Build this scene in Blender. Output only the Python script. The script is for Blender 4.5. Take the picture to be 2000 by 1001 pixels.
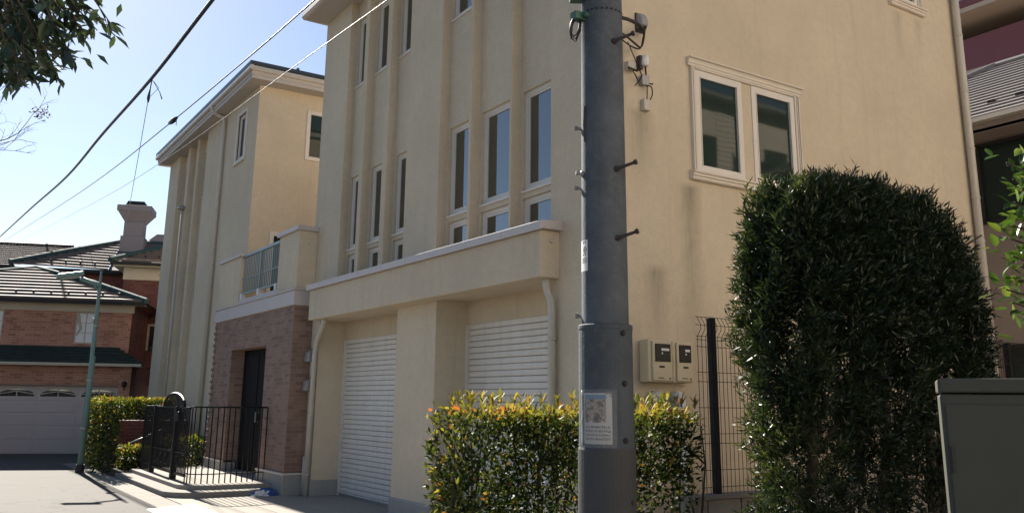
import bpy, math, random
import numpy as np
from mathutils import Vector, Matrix
R = math.radians
random.seed(7); rng = np.random.default_rng(7)
for o in list(bpy.data.objects): bpy.data.objects.remove(o)
sc = bpy.context.scene
COL = sc.collection
# ------------------------------------------------------------------ camera
YAW, PITCH, ROLL, FPX, CY = 0.579285, 0.225354, 0.0115555, 1734.165, 386.288
EYE = np.array([0., 0., 1.55])
_f = np.array([math.sin(YAW)*math.cos(PITCH), math.cos(YAW)*math.cos(PITCH), math.sin(PITCH)])
_r = np.array([math.cos(YAW), -math.sin(YAW), 0.]); _u = np.cross(_r, _f)
CR = _r*math.cos(ROLL)+_u*math.sin(ROLL); CU = -_r*math.sin(ROLL)+_u*math.cos(ROLL)
cd = bpy.data.cameras.new('camera'); cam = bpy.data.objects.new('camera', cd); COL.objects.link(cam)
m = Matrix(((CR[0], CU[0], -_f[0], EYE[0]), (CR[1], CU[1], -_f[1], EYE[1]), (CR[2], CU[2], -_f[2], EYE[2]), (0, 0, 0, 1)))
cam.matrix_world = m
cd.sensor_width = 36; cd.sensor_fit = 'HORIZONTAL'; cd.lens = 36*FPX/2000; cd.shift_y = -(500.5-CY)/2000
cd.clip_start = .05; cd.clip_end = 2000
sc.camera = cam
# ------------------------------------------------------------------ sky, sun, exposure
SUN_EL, SUN_AZ = R(34), R(1.8)
w = bpy.data.worlds.new('World'); sc.world = w; w.use_nodes = True
nt = w.node_tree; bg = nt.nodes['Background']
sky = nt.nodes.new('ShaderNodeTexSky'); sky.sky_type = 'NISHITA'; sky.sun_disc = False
sky.sun_elevation = SUN_EL; sky.sun_rotation = SUN_AZ; sky.air_density = 0.8; sky.dust_density = 0.2; sky.ozone_density = 0.5
nt.links.new(sky.outputs[0], bg.inputs[0]); bg.inputs[1].default_value = 0.05
sl = bpy.data.lights.new('sun', 'SUN'); sl.energy = 5.0; sl.angle = R(.53); sl.color = (1, .93, .82)
so = bpy.data.objects.new('sun', sl); COL.objects.link(so)
sd = Vector((math.sin(SUN_AZ)*math.cos(SUN_EL), math.cos(SUN_AZ)*math.cos(SUN_EL), math.sin(SUN_EL)))
so.rotation_euler = sd.to_track_quat('Z', 'Y').to_euler(); so.location = (0, 30, 40)
sc.view_settings.view_transform = 'Standard'; sc.view_settings.look = 'None'
sc.view_settings.exposure = 1.58; sc.view_settings.gamma = 1; sc.view_settings.use_curve_mapping = False

# ------------------------------------------------------------------ helpers
def ray(x, y): return _f+CR*(x-1000)/FPX+CU*(CY-y)/FPX
def hit(x, y, ax, v):
    d = ray(x, y); i = 'XYZ'.index(ax); return EYE+d*(v-EYE[i])/d[i]
class MB:
    def __init__(s): s.v = []; s.f = []
    def add(s, vs, fs):
        b = len(s.v); s.v += [tuple(map(float, v)) for v in vs]; s.f += [tuple(b+i for i in f) for f in fs]; return s
    def box(s, x0, x1, y0, y1, z0, z1):
        return s.add([(x0,y0,z0),(x1,y0,z0),(x1,y1,z0),(x0,y1,z0),(x0,y0,z1),(x1,y0,z1),(x1,y1,z1),(x0,y1,z1)],
                     [(0,3,2,1),(4,5,6,7),(0,1,5,4),(1,2,6,5),(2,3,7,6),(3,0,4,7)])
    def obox(s, c, a, b, d):
        c, a, b, d = map(np.array, (c, a, b, d))
        return s.add([c-a-b-d, c+a-b-d, c+a+b-d, c-a+b-d, c-a-b+d, c+a-b+d, c+a+b+d, c-a+b+d],
                     [(0,3,2,1),(4,5,6,7),(0,1,5,4),(1,2,6,5),(2,3,7,6),(3,0,4,7)])
    def prism(s, poly, ax, lo, hi):
        n = len(poly); vs = []
        for h in (lo, hi):
            for a, b in poly: vs.append({'X': (h, a, b), 'Y': (a, h, b), 'Z': (a, b, h)}[ax])
        fs = [tuple(range(n-1, -1, -1)), tuple(range(n, 2*n))]+[(i, (i+1) % n, n+(i+1) % n, n+i) for i in range(n)]
        return s.add(vs, fs)
    def tube(s, pts, r, n=8, cap=True):
        pts = [np.array(p, float) for p in pts]; N = len(pts)
        rs = r if isinstance(r, (list, tuple, np.ndarray)) else [r]*N
        vs = []; pa = None
        for i, p in enumerate(pts):
            t = pts[min(i+1, N-1)]-pts[max(i-1, 0)]; t = t/(np.linalg.norm(t)+1e-9)
            if pa is None:
                q = np.array([0, 0, 1.]) if abs(t[2]) < .9 else np.array([1., 0, 0]); a = np.cross(t, q)
            else: a = pa-t*(pa@t)
            a = a/np.linalg.norm(a); pa = a; b = np.cross(t, a)
            for k in range(n):
                th = 2*math.pi*k/n; vs.append(p+rs[i]*(a*math.cos(th)+b*math.sin(th)))
        fs = [(i*n+k, i*n+(k+1) % n, (i+1)*n+(k+1) % n, (i+1)*n+k) for i in range(N-1) for k in range(n)]
        if cap: fs += [tuple(range(n-1, -1, -1)), tuple((N-1)*n+k for k in range(n))]
        return s.add(vs, fs)
    def poly(s, pts): return s.add(pts, [tuple(range(len(pts)))])
def sm(mb, axis='Z'): return mb
def link(o): COL.objects.link(o); return o
def mesh_of(name, v, f, uv=True, smooth=False):
    me = bpy.data.meshes.new(name); me.from_pydata(v, [], f); me.update()
    if uv and len(f) < 60000:
        ul = me.uv_layers.new(name='UVMap'); n = len(me.loops)
        co = np.empty(len(me.vertices)*3); me.vertices.foreach_get('co', co); co = co.reshape(-1, 3)
        li = np.empty(n, int); me.loops.foreach_get('vertex_index', li)
        pn = np.empty(len(me.polygons)*3); me.polygons.foreach_get('normal', pn); pn = pn.reshape(-1, 3)
        lt = np.empty(len(me.polygons), int); me.polygons.foreach_get('loop_total', lt)
        N = np.repeat(pn, lt, axis=0); P = co[li]
        hor = np.abs(N[:, 2]) > .9
        t = np.stack([-N[:, 1], N[:, 0]], 1); l = np.linalg.norm(t, axis=1)+1e-9; t /= l[:, None]
        U = np.where(hor, P[:, 0], (P[:, :2]*t).sum(1)); V = np.where(hor, P[:, 1], P[:, 2])
        ul.data.foreach_set('uv', np.stack([U, V], 1).astype(np.float32).ravel())
    if smooth: me.polygons.foreach_set('use_smooth', [True]*len(me.polygons))
    return me
def root_of(p):
    while p.parent: p = p.parent
    return p
def obj(name, mb, mat, parent=None, local=False, smooth=False, bevel=0, kind=None, label=None, seg=2):
    v = np.array(mb.v)
    loc = np.zeros(3)
    if parent is not None and not local:
        rt = root_of(parent); L = np.array(rt.location); a = rt.rotation_euler[2]
        v = v-L
        if abs(a) > 1e-9:
            c, s_ = math.cos(-a), math.sin(-a); v = np.stack([v[:, 0]*c-v[:, 1]*s_, v[:, 0]*s_+v[:, 1]*c, v[:, 2]], 1)
    if parent is None:
        loc = np.array([(v[:, 0].min()+v[:, 0].max())/2, (v[:, 1].min()+v[:, 1].max())/2, v[:, 2].min()]); v = v-loc
    me = mesh_of(name, v.tolist(), mb.f, smooth=smooth)
    o = link(bpy.data.objects.new(name, me)); me.materials.append(mat)
    o.location = loc
    if parent is not None: o.parent = parent
    if bevel:
        b = o.modifiers.new('bevel', 'BEVEL'); b.width = bevel; b.segments = seg; b.limit_method = 'ANGLE'; b.angle_limit = R(40)
    if kind: o['kind'] = kind
    if label: o['label'] = label
    return o
def inst(src, parent, off, name=None, rot=None):
    o = src.copy(); COL.objects.link(o); o.parent = parent
    o.location = Vector(src.location)+Vector(off)
    if rot is not None: o.rotation_euler = rot
    return o
def thing(name, label, cat, loc=(0, 0, 0), rz=0, group=None):
    o = link(bpy.data.objects.new(name, None)); o.location = loc; o.rotation_euler = (0, 0, rz); o.empty_display_size = .2
    o['label'] = label; o['category'] = cat
    if group: o['group'] = group
    return o
def tag(o, label, cat, group=None):
    o['label'] = label; o['category'] = cat
    if group: o['group'] = group
    return o
def struct(o): o['kind'] = 'structure'; return o
def wallgrid(us, vs, holes, fn, depth):
    """wall with openings: fn(u,v,d) -> point; outer skin at d=0, reveals back to d=depth (per hole)"""
    U = sorted(set([us[0], us[1]]+[h[0] for h in holes]+[h[1] for h in holes]))
    V = sorted(set([vs[0], vs[1]]+[h[2] for h in holes]+[h[3] for h in holes]))
    U = [u for u in U if us[0] <= u <= us[1]]; V = [q for q in V if vs[0] <= q <= vs[1]]
    mb = MB()
    for i in range(len(U)-1):
        for j in range(len(V)-1):
            cu, cv = (U[i]+U[i+1])/2, (V[j]+V[j+1])/2
            if any(h[0] < cu < h[1] and h[2] < cv < h[3] for h in holes): continue
            mb.poly([fn(U[i], V[j], 0), fn(U[i+1], V[j], 0), fn(U[i+1], V[j+1], 0), fn(U[i], V[j+1], 0)])
    for h in holes:
        D = h[4] if len(h) > 4 else depth
        a, b, c, d = h[:4]
        mb.poly([fn(a, c, 0), fn(a, d, 0), fn(a, d, D), fn(a, c, D)])
        mb.poly([fn(b, c, 0), fn(b, c, D), fn(b, d, D), fn(b, d, 0)])
        if d < vs[1]: mb.poly([fn(a, d, 0), fn(b, d, 0), fn(b, d, D), fn(a, d, D)])
        if c > vs[0]: mb.poly([fn(a, c, 0), fn(a, c, D), fn(b, c, D), fn(b, c, 0)])
    return mb
# ------------------------------------------------------------------ materials
def newmat(name):
    M = bpy.data.materials.new(name); M.use_nodes = True; nt = M.node_tree
    return M, nt, nt.nodes['Principled BSDF']
def noise(nt, vec, scale, detail=6, rough=.55):
    n = nt.nodes.new('ShaderNodeTexNoise'); n.inputs['Scale'].default_value = scale; n.inputs['Detail'].default_value = detail
    n.inputs['Roughness'].default_value = rough; nt.links.new(vec, n.inputs['Vector']); return n.outputs['Fac']
def ramp(nt, fac, stops):
    r = nt.nodes.new('ShaderNodeValToRGB'); e = r.color_ramp.elements
    while len(e) < len(stops): e.new(.5)
    for q, (p, c) in zip(e, stops): q.position = p; q.color = (c+(1,)) if len(c) == 3 else c
    nt.links.new(fac, r.inputs[0]); return r.outputs[0]
def mix(nt, fac, a, b, mode='MIX'):
    x = nt.nodes.new('ShaderNodeMix'); x.data_type = 'RGBA'; x.blend_type = mode
    for s_, q in ((x.inputs[0], fac), (x.inputs[6], a), (x.inputs[7], b)):
        if hasattr(q, 'links') or hasattr(q, 'is_linked'): nt.links.new(q, s_)
        else: s_.default_value = q if not isinstance(q, tuple) else (q+(1,) if len(q) == 3 else q)
    return x.outputs[2]
def scalev(nt, vec, s):
    m_ = nt.nodes.new('ShaderNodeMapping'); m_.inputs['Scale'].default_value = s; nt.links.new(vec, m_.inputs['Vector']); return m_.outputs[0]
def bump(nt, bs, h, strength, dist=.01):
    b = nt.nodes.new('ShaderNodeBump'); b.inputs['Strength'].default_value = strength; b.inputs['Distance'].default_value = dist
    nt.links.new(h, b.inputs['Height']); nt.links.new(b.outputs[0], bs.inputs['Normal'])
def MAT(name, col, rough=.7, var=.12, vs=1.5, bs=0, bst=.3, bd=.005, streak=0, streakcol=None, metal=0, spec=.4, dirt=0, dirtcol=(.12, .1, .08), dscale=6):
    M, nt, b = newmat(name)
    pos = nt.nodes.new('ShaderNodeNewGeometry').outputs['Position']
    c = np.array(col)
    out = mix(nt, noise(nt, pos, vs), tuple(c*(1-var)), tuple(np.minimum(c*(1+var), .95)))
    if streak:
        f = noise(nt, scalev(nt, pos, (5, 5, .28)), 1.6, 8, .65)
        fr = ramp(nt, f, [(.48, (0, 0, 0)), (.78, (streak, streak, streak))])
        out = mix(nt, fr, out, streakcol or tuple(c*.5))
    if dirt:
        f = noise(nt, pos, dscale, 9, .7)
        fr = ramp(nt, f, [(.5, (0, 0, 0)), (.72, (dirt, dirt, dirt))])
        out = mix(nt, fr, out, dirtcol)
    nt.links.new(out, b.inputs['Base Color'])
    b.inputs['Roughness'].default_value = rough; b.inputs['Metallic'].default_value = metal; b.inputs['Specular IOR Level'].default_value = spec
    if bs: bump(nt, b, noise(nt, pos, bs, 5), bst, bd)
    return M
def STUCCO(name, col, stains=()):
    M, nt, b = newmat(name); c = np.array(col)
    pos = nt.nodes.new('ShaderNodeNewGeometry').outputs['Position']
    out = mix(nt, ramp(nt, noise(nt, pos, .55, 7, .62), [(.34, (0, 0, 0)), (.66, (1, 1, 1))]), tuple(c*np.array([.90, .90, .91])), tuple(c*1.08))
    out = mix(nt, ramp(nt, noise(nt, pos, 9, 8, .75), [(.42, (0, 0, 0)), (.75, (.30, .30, .30))]), out, tuple(c*.62))
    out = mix(nt, ramp(nt, noise(nt, pos, 70, 4, .7), [(.40, (.38, .38, .38)), (.56, (0, 0, 0))]), out, tuple(c*.66))
    f = noise(nt, scalev(nt, pos, (3.2, 3.2, .16)), 1.3, 8, .7)
    out = mix(nt, ramp(nt, f, [(.54, (0, 0, 0)), (.78, (.34, .34, .34))]), out, tuple(c*.5))
    if stains:   # run-off marks below sills, fittings and above the meters
        sp = nt.nodes.new('ShaderNodeSeparateXYZ'); nt.links.new(pos, sp.inputs[0])
        def mth(op, a, v, w=None):
            q = nt.nodes.new('ShaderNodeMath'); q.operation = op
            for i_, t_ in enumerate((a, v, w)):
                if t_ is None: continue
                if isinstance(t_, (int, float)): q.inputs[i_].default_value = t_
                else: nt.links.new(t_, q.inputs[i_])
            return q.outputs[0]
        wob = noise(nt, scalev(nt, pos, (2.5, 2.5, 1.2)), 2.2, 5, .6); fine_ = noise(nt, scalev(nt, pos, (14, 14, 2.0)), 1.5, 6, .7)
        for (x0, wd, zt, zb, st) in stains:
            dx = mth('ABSOLUTE', mth('SUBTRACT', mth('ADD', sp.outputs[0], mth('MULTIPLY', wob, .16)), x0+.08), 0)
            gx_ = mth('MAXIMUM', mth('SUBTRACT', 1.0, mth('DIVIDE', dx, wd)), 0.0)
            up_ = mth('MINIMUM', mth('MULTIPLY', mth('MAXIMUM', mth('SUBTRACT', zt, sp.outputs[2]), 0.0), 12.0), 1.0)
            dn_ = mth('MINIMUM', mth('DIVIDE', mth('MAXIMUM', mth('SUBTRACT', sp.outputs[2], zb), 0.0), zt-zb), 1.0)
            f_ = mth('MULTIPLY', mth('MULTIPLY', mth('MULTIPLY', gx_, up_), dn_), mth('MULTIPLY', mth('ADD', fine_, .25), st))
            out = mix(nt, f_, out, (.16, .14, .10))
    nt.links.new(out, b.inputs['Base Color']); b.inputs['Roughness'].default_value = .93; b.inputs['Specular IOR Level'].default_value = .15
    bump(nt, b, noise(nt, pos, 95, 5, .7), .55, .008)
    return M
def BRICK(name, c1, c2, mortar, bw, bh, ms=.012, varcol=None, rough=.85, bst=.6):
    M, nt, b = newmat(name)
    uv = nt.nodes.new('ShaderNodeUVMap').outputs[0]
    t = nt.nodes.new('ShaderNodeTexBrick'); nt.links.new(uv, t.inputs['Vector'])
    t.inputs['Scale'].default_value = 1; t.inputs['Brick Width'].default_value = bw; t.inputs['Row Height'].default_value = bh
    t.inputs['Mortar Size'].default_value = ms; t.inputs['Mortar Smooth'].default_value = .2; t.inputs['Bias'].default_value = -.2
    t.inputs['Color1'].default_value = c1+(1,); t.inputs['Color2'].default_value = c2+(1,); t.inputs['Mortar'].default_value = mortar+(1,)
    pos = nt.nodes.new('ShaderNodeNewGeometry').outputs['Position']
    out = mix(nt, ramp(nt, noise(nt, pos, 2.5, 8, .7), [(.3, (.7, .7, .7)), (.7, (1.15, 1.15, 1.15))]), (0, 0, 0), t.outputs['Color'])
    out = mix(nt, 1.0, t.outputs['Color'], ramp(nt, noise(nt, pos, 2.5, 8, .7), [(.3, (.75, .75, .75)), (.7, (1.0, 1.0, 1.0))]), 'MULTIPLY')
    if varcol:   # a few dark headers
        t2 = nt.nodes.new('ShaderNodeTexBrick'); nt.links.new(uv, t2.inputs['Vector'])
        t2.inputs['Scale'].default_value = 1; t2.inputs['Brick Width'].default_value = bw; t2.inputs['Row Height'].default_value = bh
        t2.inputs['Mortar Size'].default_value = 0; t2.inputs['Bias'].default_value = -.55
        t2.inputs['Color1'].default_value = (1, 1, 1, 1); t2.inputs['Color2'].default_value = varcol+(1,)
        out = mix(nt, 1.0, out, t2.outputs['Color'], 'MULTIPLY')
    nt.links.new(out, b.inputs['Base Color']); b.inputs['Roughness'].default_value = rough; b.inputs['Specular IOR Level'].default_value = .25
    inv = nt.nodes.new('ShaderNodeInvert'); nt.links.new(t.outputs['Fac'], inv.inputs['Color'])
    bump(nt, b, inv.outputs[0], bst, .006)
    return M
def GLASS(name, col=(.012, .016, .014), rough=.02, ior=2.2, wob=.0):
    M, nt, b = newmat(name)
    b.inputs['Base Color'].default_value = col+(1,); b.inputs['Roughness'].default_value = rough
    b.inputs['IOR'].default_value = ior; b.inputs['Specular IOR Level'].default_value = .6
    pos = nt.nodes.new('ShaderNodeNewGeometry').outputs['Position']
    bump(nt, b, noise(nt, pos, 1.1, 2), .06, .02)
    return M
def LEAF(name, stops, rough=.35, trans=.35, spec=.5):
    M, nt, b = newmat(name)
    at = nt.nodes.new('ShaderNodeAttribute'); at.attribute_name = 'tint'
    c = ramp(nt, at.outputs['Fac'], stops)
    nt.links.new(c, b.inputs['Base Color']); b.inputs['Roughness'].default_value = rough; b.inputs['Specular IOR Level'].default_value = spec
    tr = nt.nodes.new('ShaderNodeBsdfTranslucent')
    tc = mix(nt, 1.0, c, (1.55, 1.45, .7), 'MULTIPLY'); nt.links.new(tc, tr.inputs[0])
    ms = nt.nodes.new('ShaderNodeMixShader'); ms.inputs[0].default_value = trans
    nt.links.new(b.outputs[0], ms.inputs[1]); nt.links.new(tr.outputs[0], ms.inputs[2])
    nt.links.new(ms.outputs[0], nt.nodes['Material Output'].inputs['Surface'])
    return M
def ASPHALT():
    M, nt, b = newmat('asphalt')
    pos = nt.nodes.new('ShaderNodeNewGeometry').outputs['Position']
    big = noise(nt, pos, .35, 5); mid = noise(nt, pos, 2.2, 8, .7); fine = noise(nt, pos, 95, 3, .7)
    c = mix(nt, big, (.095, .086, .080), (.14, .127, .118))
    c = mix(nt, ramp(nt, mid, [(.35, (.0, .0, .0)), (.75, (.55, .55, .55))]), c, (.09, .082, .075))
    c = mix(nt, ramp(nt, fine, [(.35, (.55, .55, .55)), (.7, (0, 0, 0))]), c, (.05, .047, .044))
    vo = nt.nodes.new('ShaderNodeTexVoronoi'); vo.feature = 'DISTANCE_TO_EDGE'; vo.inputs['Scale'].default_value = .42
    wv = nt.nodes.new('ShaderNodeVectorMath'); wv.operation = 'ADD'
    nn = nt.nodes.new('ShaderNodeTexNoise'); nn.inputs['Scale'].default_value = 1.7; nt.links.new(pos, nn.inputs['Vector'])
    nt.links.new(pos, wv.inputs[0]); nt.links.new(nn.outputs['Color'], wv.inputs[1]); nt.links.new(wv.outputs[0], vo.inputs['Vector'])
    c = mix(nt, ramp(nt, vo.outputs['Distance'], [(.0, (.8, .8, .8)), (.010, (0, 0, 0))]), c, (.05, .047, .044))
    nt.links.new(c, b.inputs['Base Color']); b.inputs['Roughness'].default_value = .9; b.inputs['Specular IOR Level'].default_value = .3
    bump(nt, b, fine, .5, .006); return M
m_asphalt = ASPHALT()
m_stucco = STUCCO('cream_stucco', (.655, .548, .405))
m_stucco_side = STUCCO('stained_cream_stucco', (.655, .548, .405), [(6.95, .22, 3.98, 1.6, .8), (8.95, .16, 3.98, 2.6, .5), (6.42, .20, 3.0, 2.05, .7), (6.24, .25, 4.72, 3.6, .7), (5.95, .14, 5.6, 3.2, .5), (11.25, .16, 7.2, 6.3, .5), (11.75, .14, 7.2, 6.5, .4), (6.7, .45, 1.5, -.4, .6)])
m_trim = MAT('pale_trim', (.66, .58, .49), .6, .05, 2, 90, .1, streak=.12, spec=.3)
m_frame = MAT('window_frame_paint', (.68, .62, .55), .4, .04, 3, spec=.45)
m_capst = MAT('cap_metal', (.52, .46, .44), .5, .06, 2, 40, .08, streak=.1, spec=.4)
m_plinth = MAT('grey_plinth', (.33, .315, .29), .85, .12, 2, 80, .3, streak=.3, spec=.2)
m_shut = MAT('shutter_paint', (.68, .635, .58), .45, .08, 1.2, streak=.35, streakcol=(.40, .36, .32), dirt=.22, dirtcol=(.34, .30, .26), dscale=5, spec=.4)
m_pipe = MAT('downpipe_plastic', (.52, .47, .40), .4, .06, 2, spec=.45, streak=.15)
m_glass = GLASS('window_glass')
m_glassg = GLASS('window_glass_green', (.022, .034, .028), .03, 1.32)
m_roofdark = MAT('dark_slate', (.035, .045, .06), .45, .2, 4, 60, .2)
m_soffit = MAT('soffit_paint', (.5, .45, .4), .7, .05)
m_conc = MAT('concrete_paving', (.28, .255, .225), .9, .12, 1.2, 120, .25, streak=0, dirt=.35, dirtcol=(.27, .25, .22), dscale=3.5, spec=.2)
m_kerb = MAT('kerb_concrete', (.23, .212, .19), .9, .15, 3, 90, .4, dirt=.4, dirtcol=(.2, .18, .155), dscale=8, spec=.2)
m_wallconc = MAT('block_wall_concrete', (.26, .24, .215), .9, .15, 2, 60, .4, streak=.4, dirt=.3)
m_porch = BRICK('porch_brick', (.33, .21, .155), (.24, .14, .11), (.30, .23, .19), .21, .066, .008, varcol=(.8, .78, .77), rough=.8, bst=.6)
m_redbrick = BRICK('red_brick', (.52, .235, .145), (.45, .19, .12), (.46, .34, .27), .22, .075, .008, varcol=(.45, .36, .36))
m_redbrick2 = BRICK('maroon_shaded_brick', (.19, .066, .056), (.155, .055, .047), (.18, .11, .095), .22, .075, .008, varcol=(.6, .5, .5))  # maroon brick; shade of the brick house's sides, rear and tower painted in
m_frieze = MAT('frieze_paint', (.50, .42, .32), .7, .08, 2)
m_tile = MAT('glazed_tile', (.14, .115, .108), .75, .25, 6, spec=.15)
m_tilegr = MAT('green_ridge_tile', (.035, .072, .072), .75, .2, 4, spec=.15)
m_tilel = MAT('dark_green_tile', (.035, .052, .052), .5, .25, 4, spec=.4)
m_chim = MAT('chimney_render', (.25, .22, .225), .85, .1, 2, 50, .2)
m_gdoor = MAT('garage_door_paint', (.52, .42, .38), .5, .05, 2)
m_black = MAT('black_iron', (.008, .008, .009), .5, .2, 8, spec=.3)
m_blackp = MAT('black_fence_paint', (.010, .010, .011), .6, .1, 5, spec=.2)
m_polec = MAT('weathered_pole', (.080, .091, .106), .7, .45, 4, 70, .5, streak=.75, streakcol=(.040, .047, .058), spec=.25, dirt=.55, dirtcol=(.13, .135, .135), dscale=16)
m_sleeve = MAT('pole_sleeve_plastic', (.066, .076, .090), .7, .45, 4, 45, .5, streak=.75, streakcol=(.034, .041, .051), spec=.25, dirt=.5, dirtcol=(.12, .12, .115), dscale=18)
m_sleeve2 = MAT('pole_sleeve_grey', (.062, .062, .064), .6, .25, 6, 60, .3, dirt=.5, dirtcol=(.05, .048, .045), spec=.2)
m_galv = MAT('galvanised_steel', (.33, .32, .31), .45, .15, 8, metal=.6)
m_rust = MAT('rusty_step_bolt', (.045, .034, .032), .7, .3, 14)
m_green = MAT('green_lamp_paint', (.15, .25, .23), .45, .14, 6, dirt=.3)
m_greenbox = MAT('green_box_paint', (.045, .11, .075), .45, .15, 8)
m_cable = MAT('black_cable', (.018, .018, .02), .55, .1)
m_cableg = MAT('grey_cable', (.30, .29, .29), .55, .1)
m_white = MAT('white_plastic', (.72, .71, .68), .4, .05)
m_meter = MAT('meter_case', (.60, .51, .35), .45, .05, 4, streak=.12)
m_screen = GLASS('meter_screen', (.01, .01, .012), .3, 1.25)
m_cab = MAT('cabinet_paint', (.052, .052, .040), .6, .07, 3, 140, .12, spec=.35, streak=.15)
m_bark = MAT('bark', (.075, .058, .045), .95, .3, 9, 40, .8, .02)
m_twig = MAT('bare_twig', (.17, .12, .11), .9, .25, 9)
m_maroon = MAT('maroon_balcony', (.16, .055, .062), .6, .08, 2)
m_aptwhite = MAT('apartment_soffit', (.45, .37, .30), .8, .08)
m_slate = MAT('grey_slate', (.20, .185, .18), .6, .15, 5, 60, .15)
m_tanwall = MAT('tan_wall', (.30, .235, .19), .9, .1, 2, 60, .2)
m_iron = MAT('dark_frame', (.03, .028, .028), .65, .1, spec=.2)
m_tarpb = MAT('blue_tarp', (.03, .09, .30), .4, .2, 20)
m_tarpw = MAT('white_sheet', (.75, .75, .72), .6, .1, 20)
m_rail = MAT('balcony_rail_paint', (.20, .25, .25), .4, .08, 5)
m_door = MAT('dark_door', (.006, .006, .007), .7, .1, spec=.15)
m_soil = MAT('soil', (.07, .055, .04), .95, .3, 8, 40, .6)
m_lampg = MAT('lamp_cover', (.5, .5, .48), .3, .05)
m_paint = MAT('steel_plate_ramp', (.44, .42, .38), .5, .08, 4)
m_lf_hedge = LEAF('photinia_leaf', [(0, (.012, .022, .008)), (.45, (.028, .048, .014)), (.66, (.12, .14, .03)), (.84, (.30, .26, .055)), (1, (.36, .13, .06))], .58, .3, .2)
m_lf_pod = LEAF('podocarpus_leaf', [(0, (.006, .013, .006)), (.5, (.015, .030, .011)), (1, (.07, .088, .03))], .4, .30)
m_lf_cam = LEAF('camellia_leaf', [(0, (.022, .05, .012)), (.6, (.05, .10, .022)), (1, (.12, .17, .04))], .36, .32, .4)
m_lf_tree = LEAF('evergreen_leaf', [(0, (.014, .026, .016)), (.6, (.028, .05, .028)), (1, (.07, .10, .05))], .3, .2)
m_lf_dead = LEAF('dry_leaf', [(0, (.08, .05, .05)), (1, (.16, .1, .08))], .7, .2)
# ------------------------------------------------------------------ ground, road
def gz(y): return 0.0
mb = MB(); ysg = [-300, -40, -8, 0, 5, 10, 15, 21.5, 24, 27, 31.5, 60, 600]; xsg = [-400, -40, -8, -2, 1, 3.2, 6, 12, 40, 400]
for j, y in enumerate(ysg):
    for x in xsg: mb.v.append((x, y, gz(y)))
nx = len(xsg)
for j in range(len(ysg)-1):
    for i in range(nx-1): mb.f.append((j*nx+i, j*nx+i+1, (j+1)*nx+i+1, (j+1)*nx+i))
struct(obj('ground', mb, m_asphalt))
# concrete forecourt in front of the garages, split in slabs by real joints
fc = struct(obj('pavement', MB().box(3.52, 6.2, 6.1, 15.35, -.1, .004), m_kerb))
slabx = [3.53, 4.42, 5.30, 6.19]; slaby = [6.12, 7.6, 9.1, 10.6, 12.1, 13.6, 15.34]
for i in range(3):
    for j in range(6):
        o = obj('concrete_slab', MB().box(slabx[i]+.006, slabx[i+1]-.006, slaby[j]+.006, slaby[j+1]-.006, .0045, .016), m_conc, local=False)
        o.parent = fc; o.location = Vector(o.location)-Vector(fc.location)
# precast gutter blocks along the road edge
gt = struct(obj('kerb', MB().box(3.16, 3.50, 6.1, 24, -.1, -.0), m_kerb)); gl = Vector(gt.location)
y = 6.1
kb = None
while y < 23.8:
    o = obj('kerb_block', MB().prism([(3.15, .006), (3.50, .022), (3.50, -.05), (3.15, -.05)], 'Y', y+.004, y+.596), m_kerb)
    o.parent = gt; o.location = Vector(o.location)-gl+Vector((0, 0, gz(y+.3)))
    y += .6
struct(obj('steel_ramp', MB().prism([(2.98, .005), (3.02, .012), (3.62, .05), (3.62, .0)], 'Y', 12.6, 13.95), m_paint))
# entrance platform with a rounded street corner
def rounded(x0, y0, x1, y1, r, n=8):
    return [(x1, y1), (x0, y1)]+[(x0+r-r*math.cos(t), y0+r-r*math.sin(t)) for t in np.linspace(0, math.pi/2, n)]+[(x1, y0)]
struct(obj('lower_step', MB().prism(rounded(3.52, 15.0, 5.6, 19.6, .55), 'Z', -.05, .10), m_kerb, bevel=.012))
struct(obj('entrance_platform', MB().prism(rounded(3.80, 15.36, 6.2, 19.6, .5), 'Z', .0, .17), m_conc, bevel=.012))
struct(obj('planting_bed', MB().box(3.50, 5.5, 19.62, 24.5, -.3, .12), m_soil))
# ================================================================== HOUSE 1
XF, XW, XG, YS = 5.61, 5.75, 6.10, 7.0
H1 = thing('cream_house', 'three-storey cream stucco house with ribbed front and two white garage shutters', 'house', (9.2, 11, 0))
bays = [(13.17, 13.85), (12.28, 13.03), (11.44, 12.12), (9.63, 10.43), (8.65, 9.57), (7.79, 8.61)]
gar = [(7.75, 10.37), (11.52, 14.50)]
holes = [(a, b, 2.95, 8.5, .14) for a, b in bays]+[(a, b, 0, 2.86, .5) for a, b in gar]
fr = obj('front_wall', wallgrid((7.0, 15.0), (0, 8.6), holes, lambda u, v, d: (XF+d, u, v), .14), m_stucco, H1)
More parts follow.
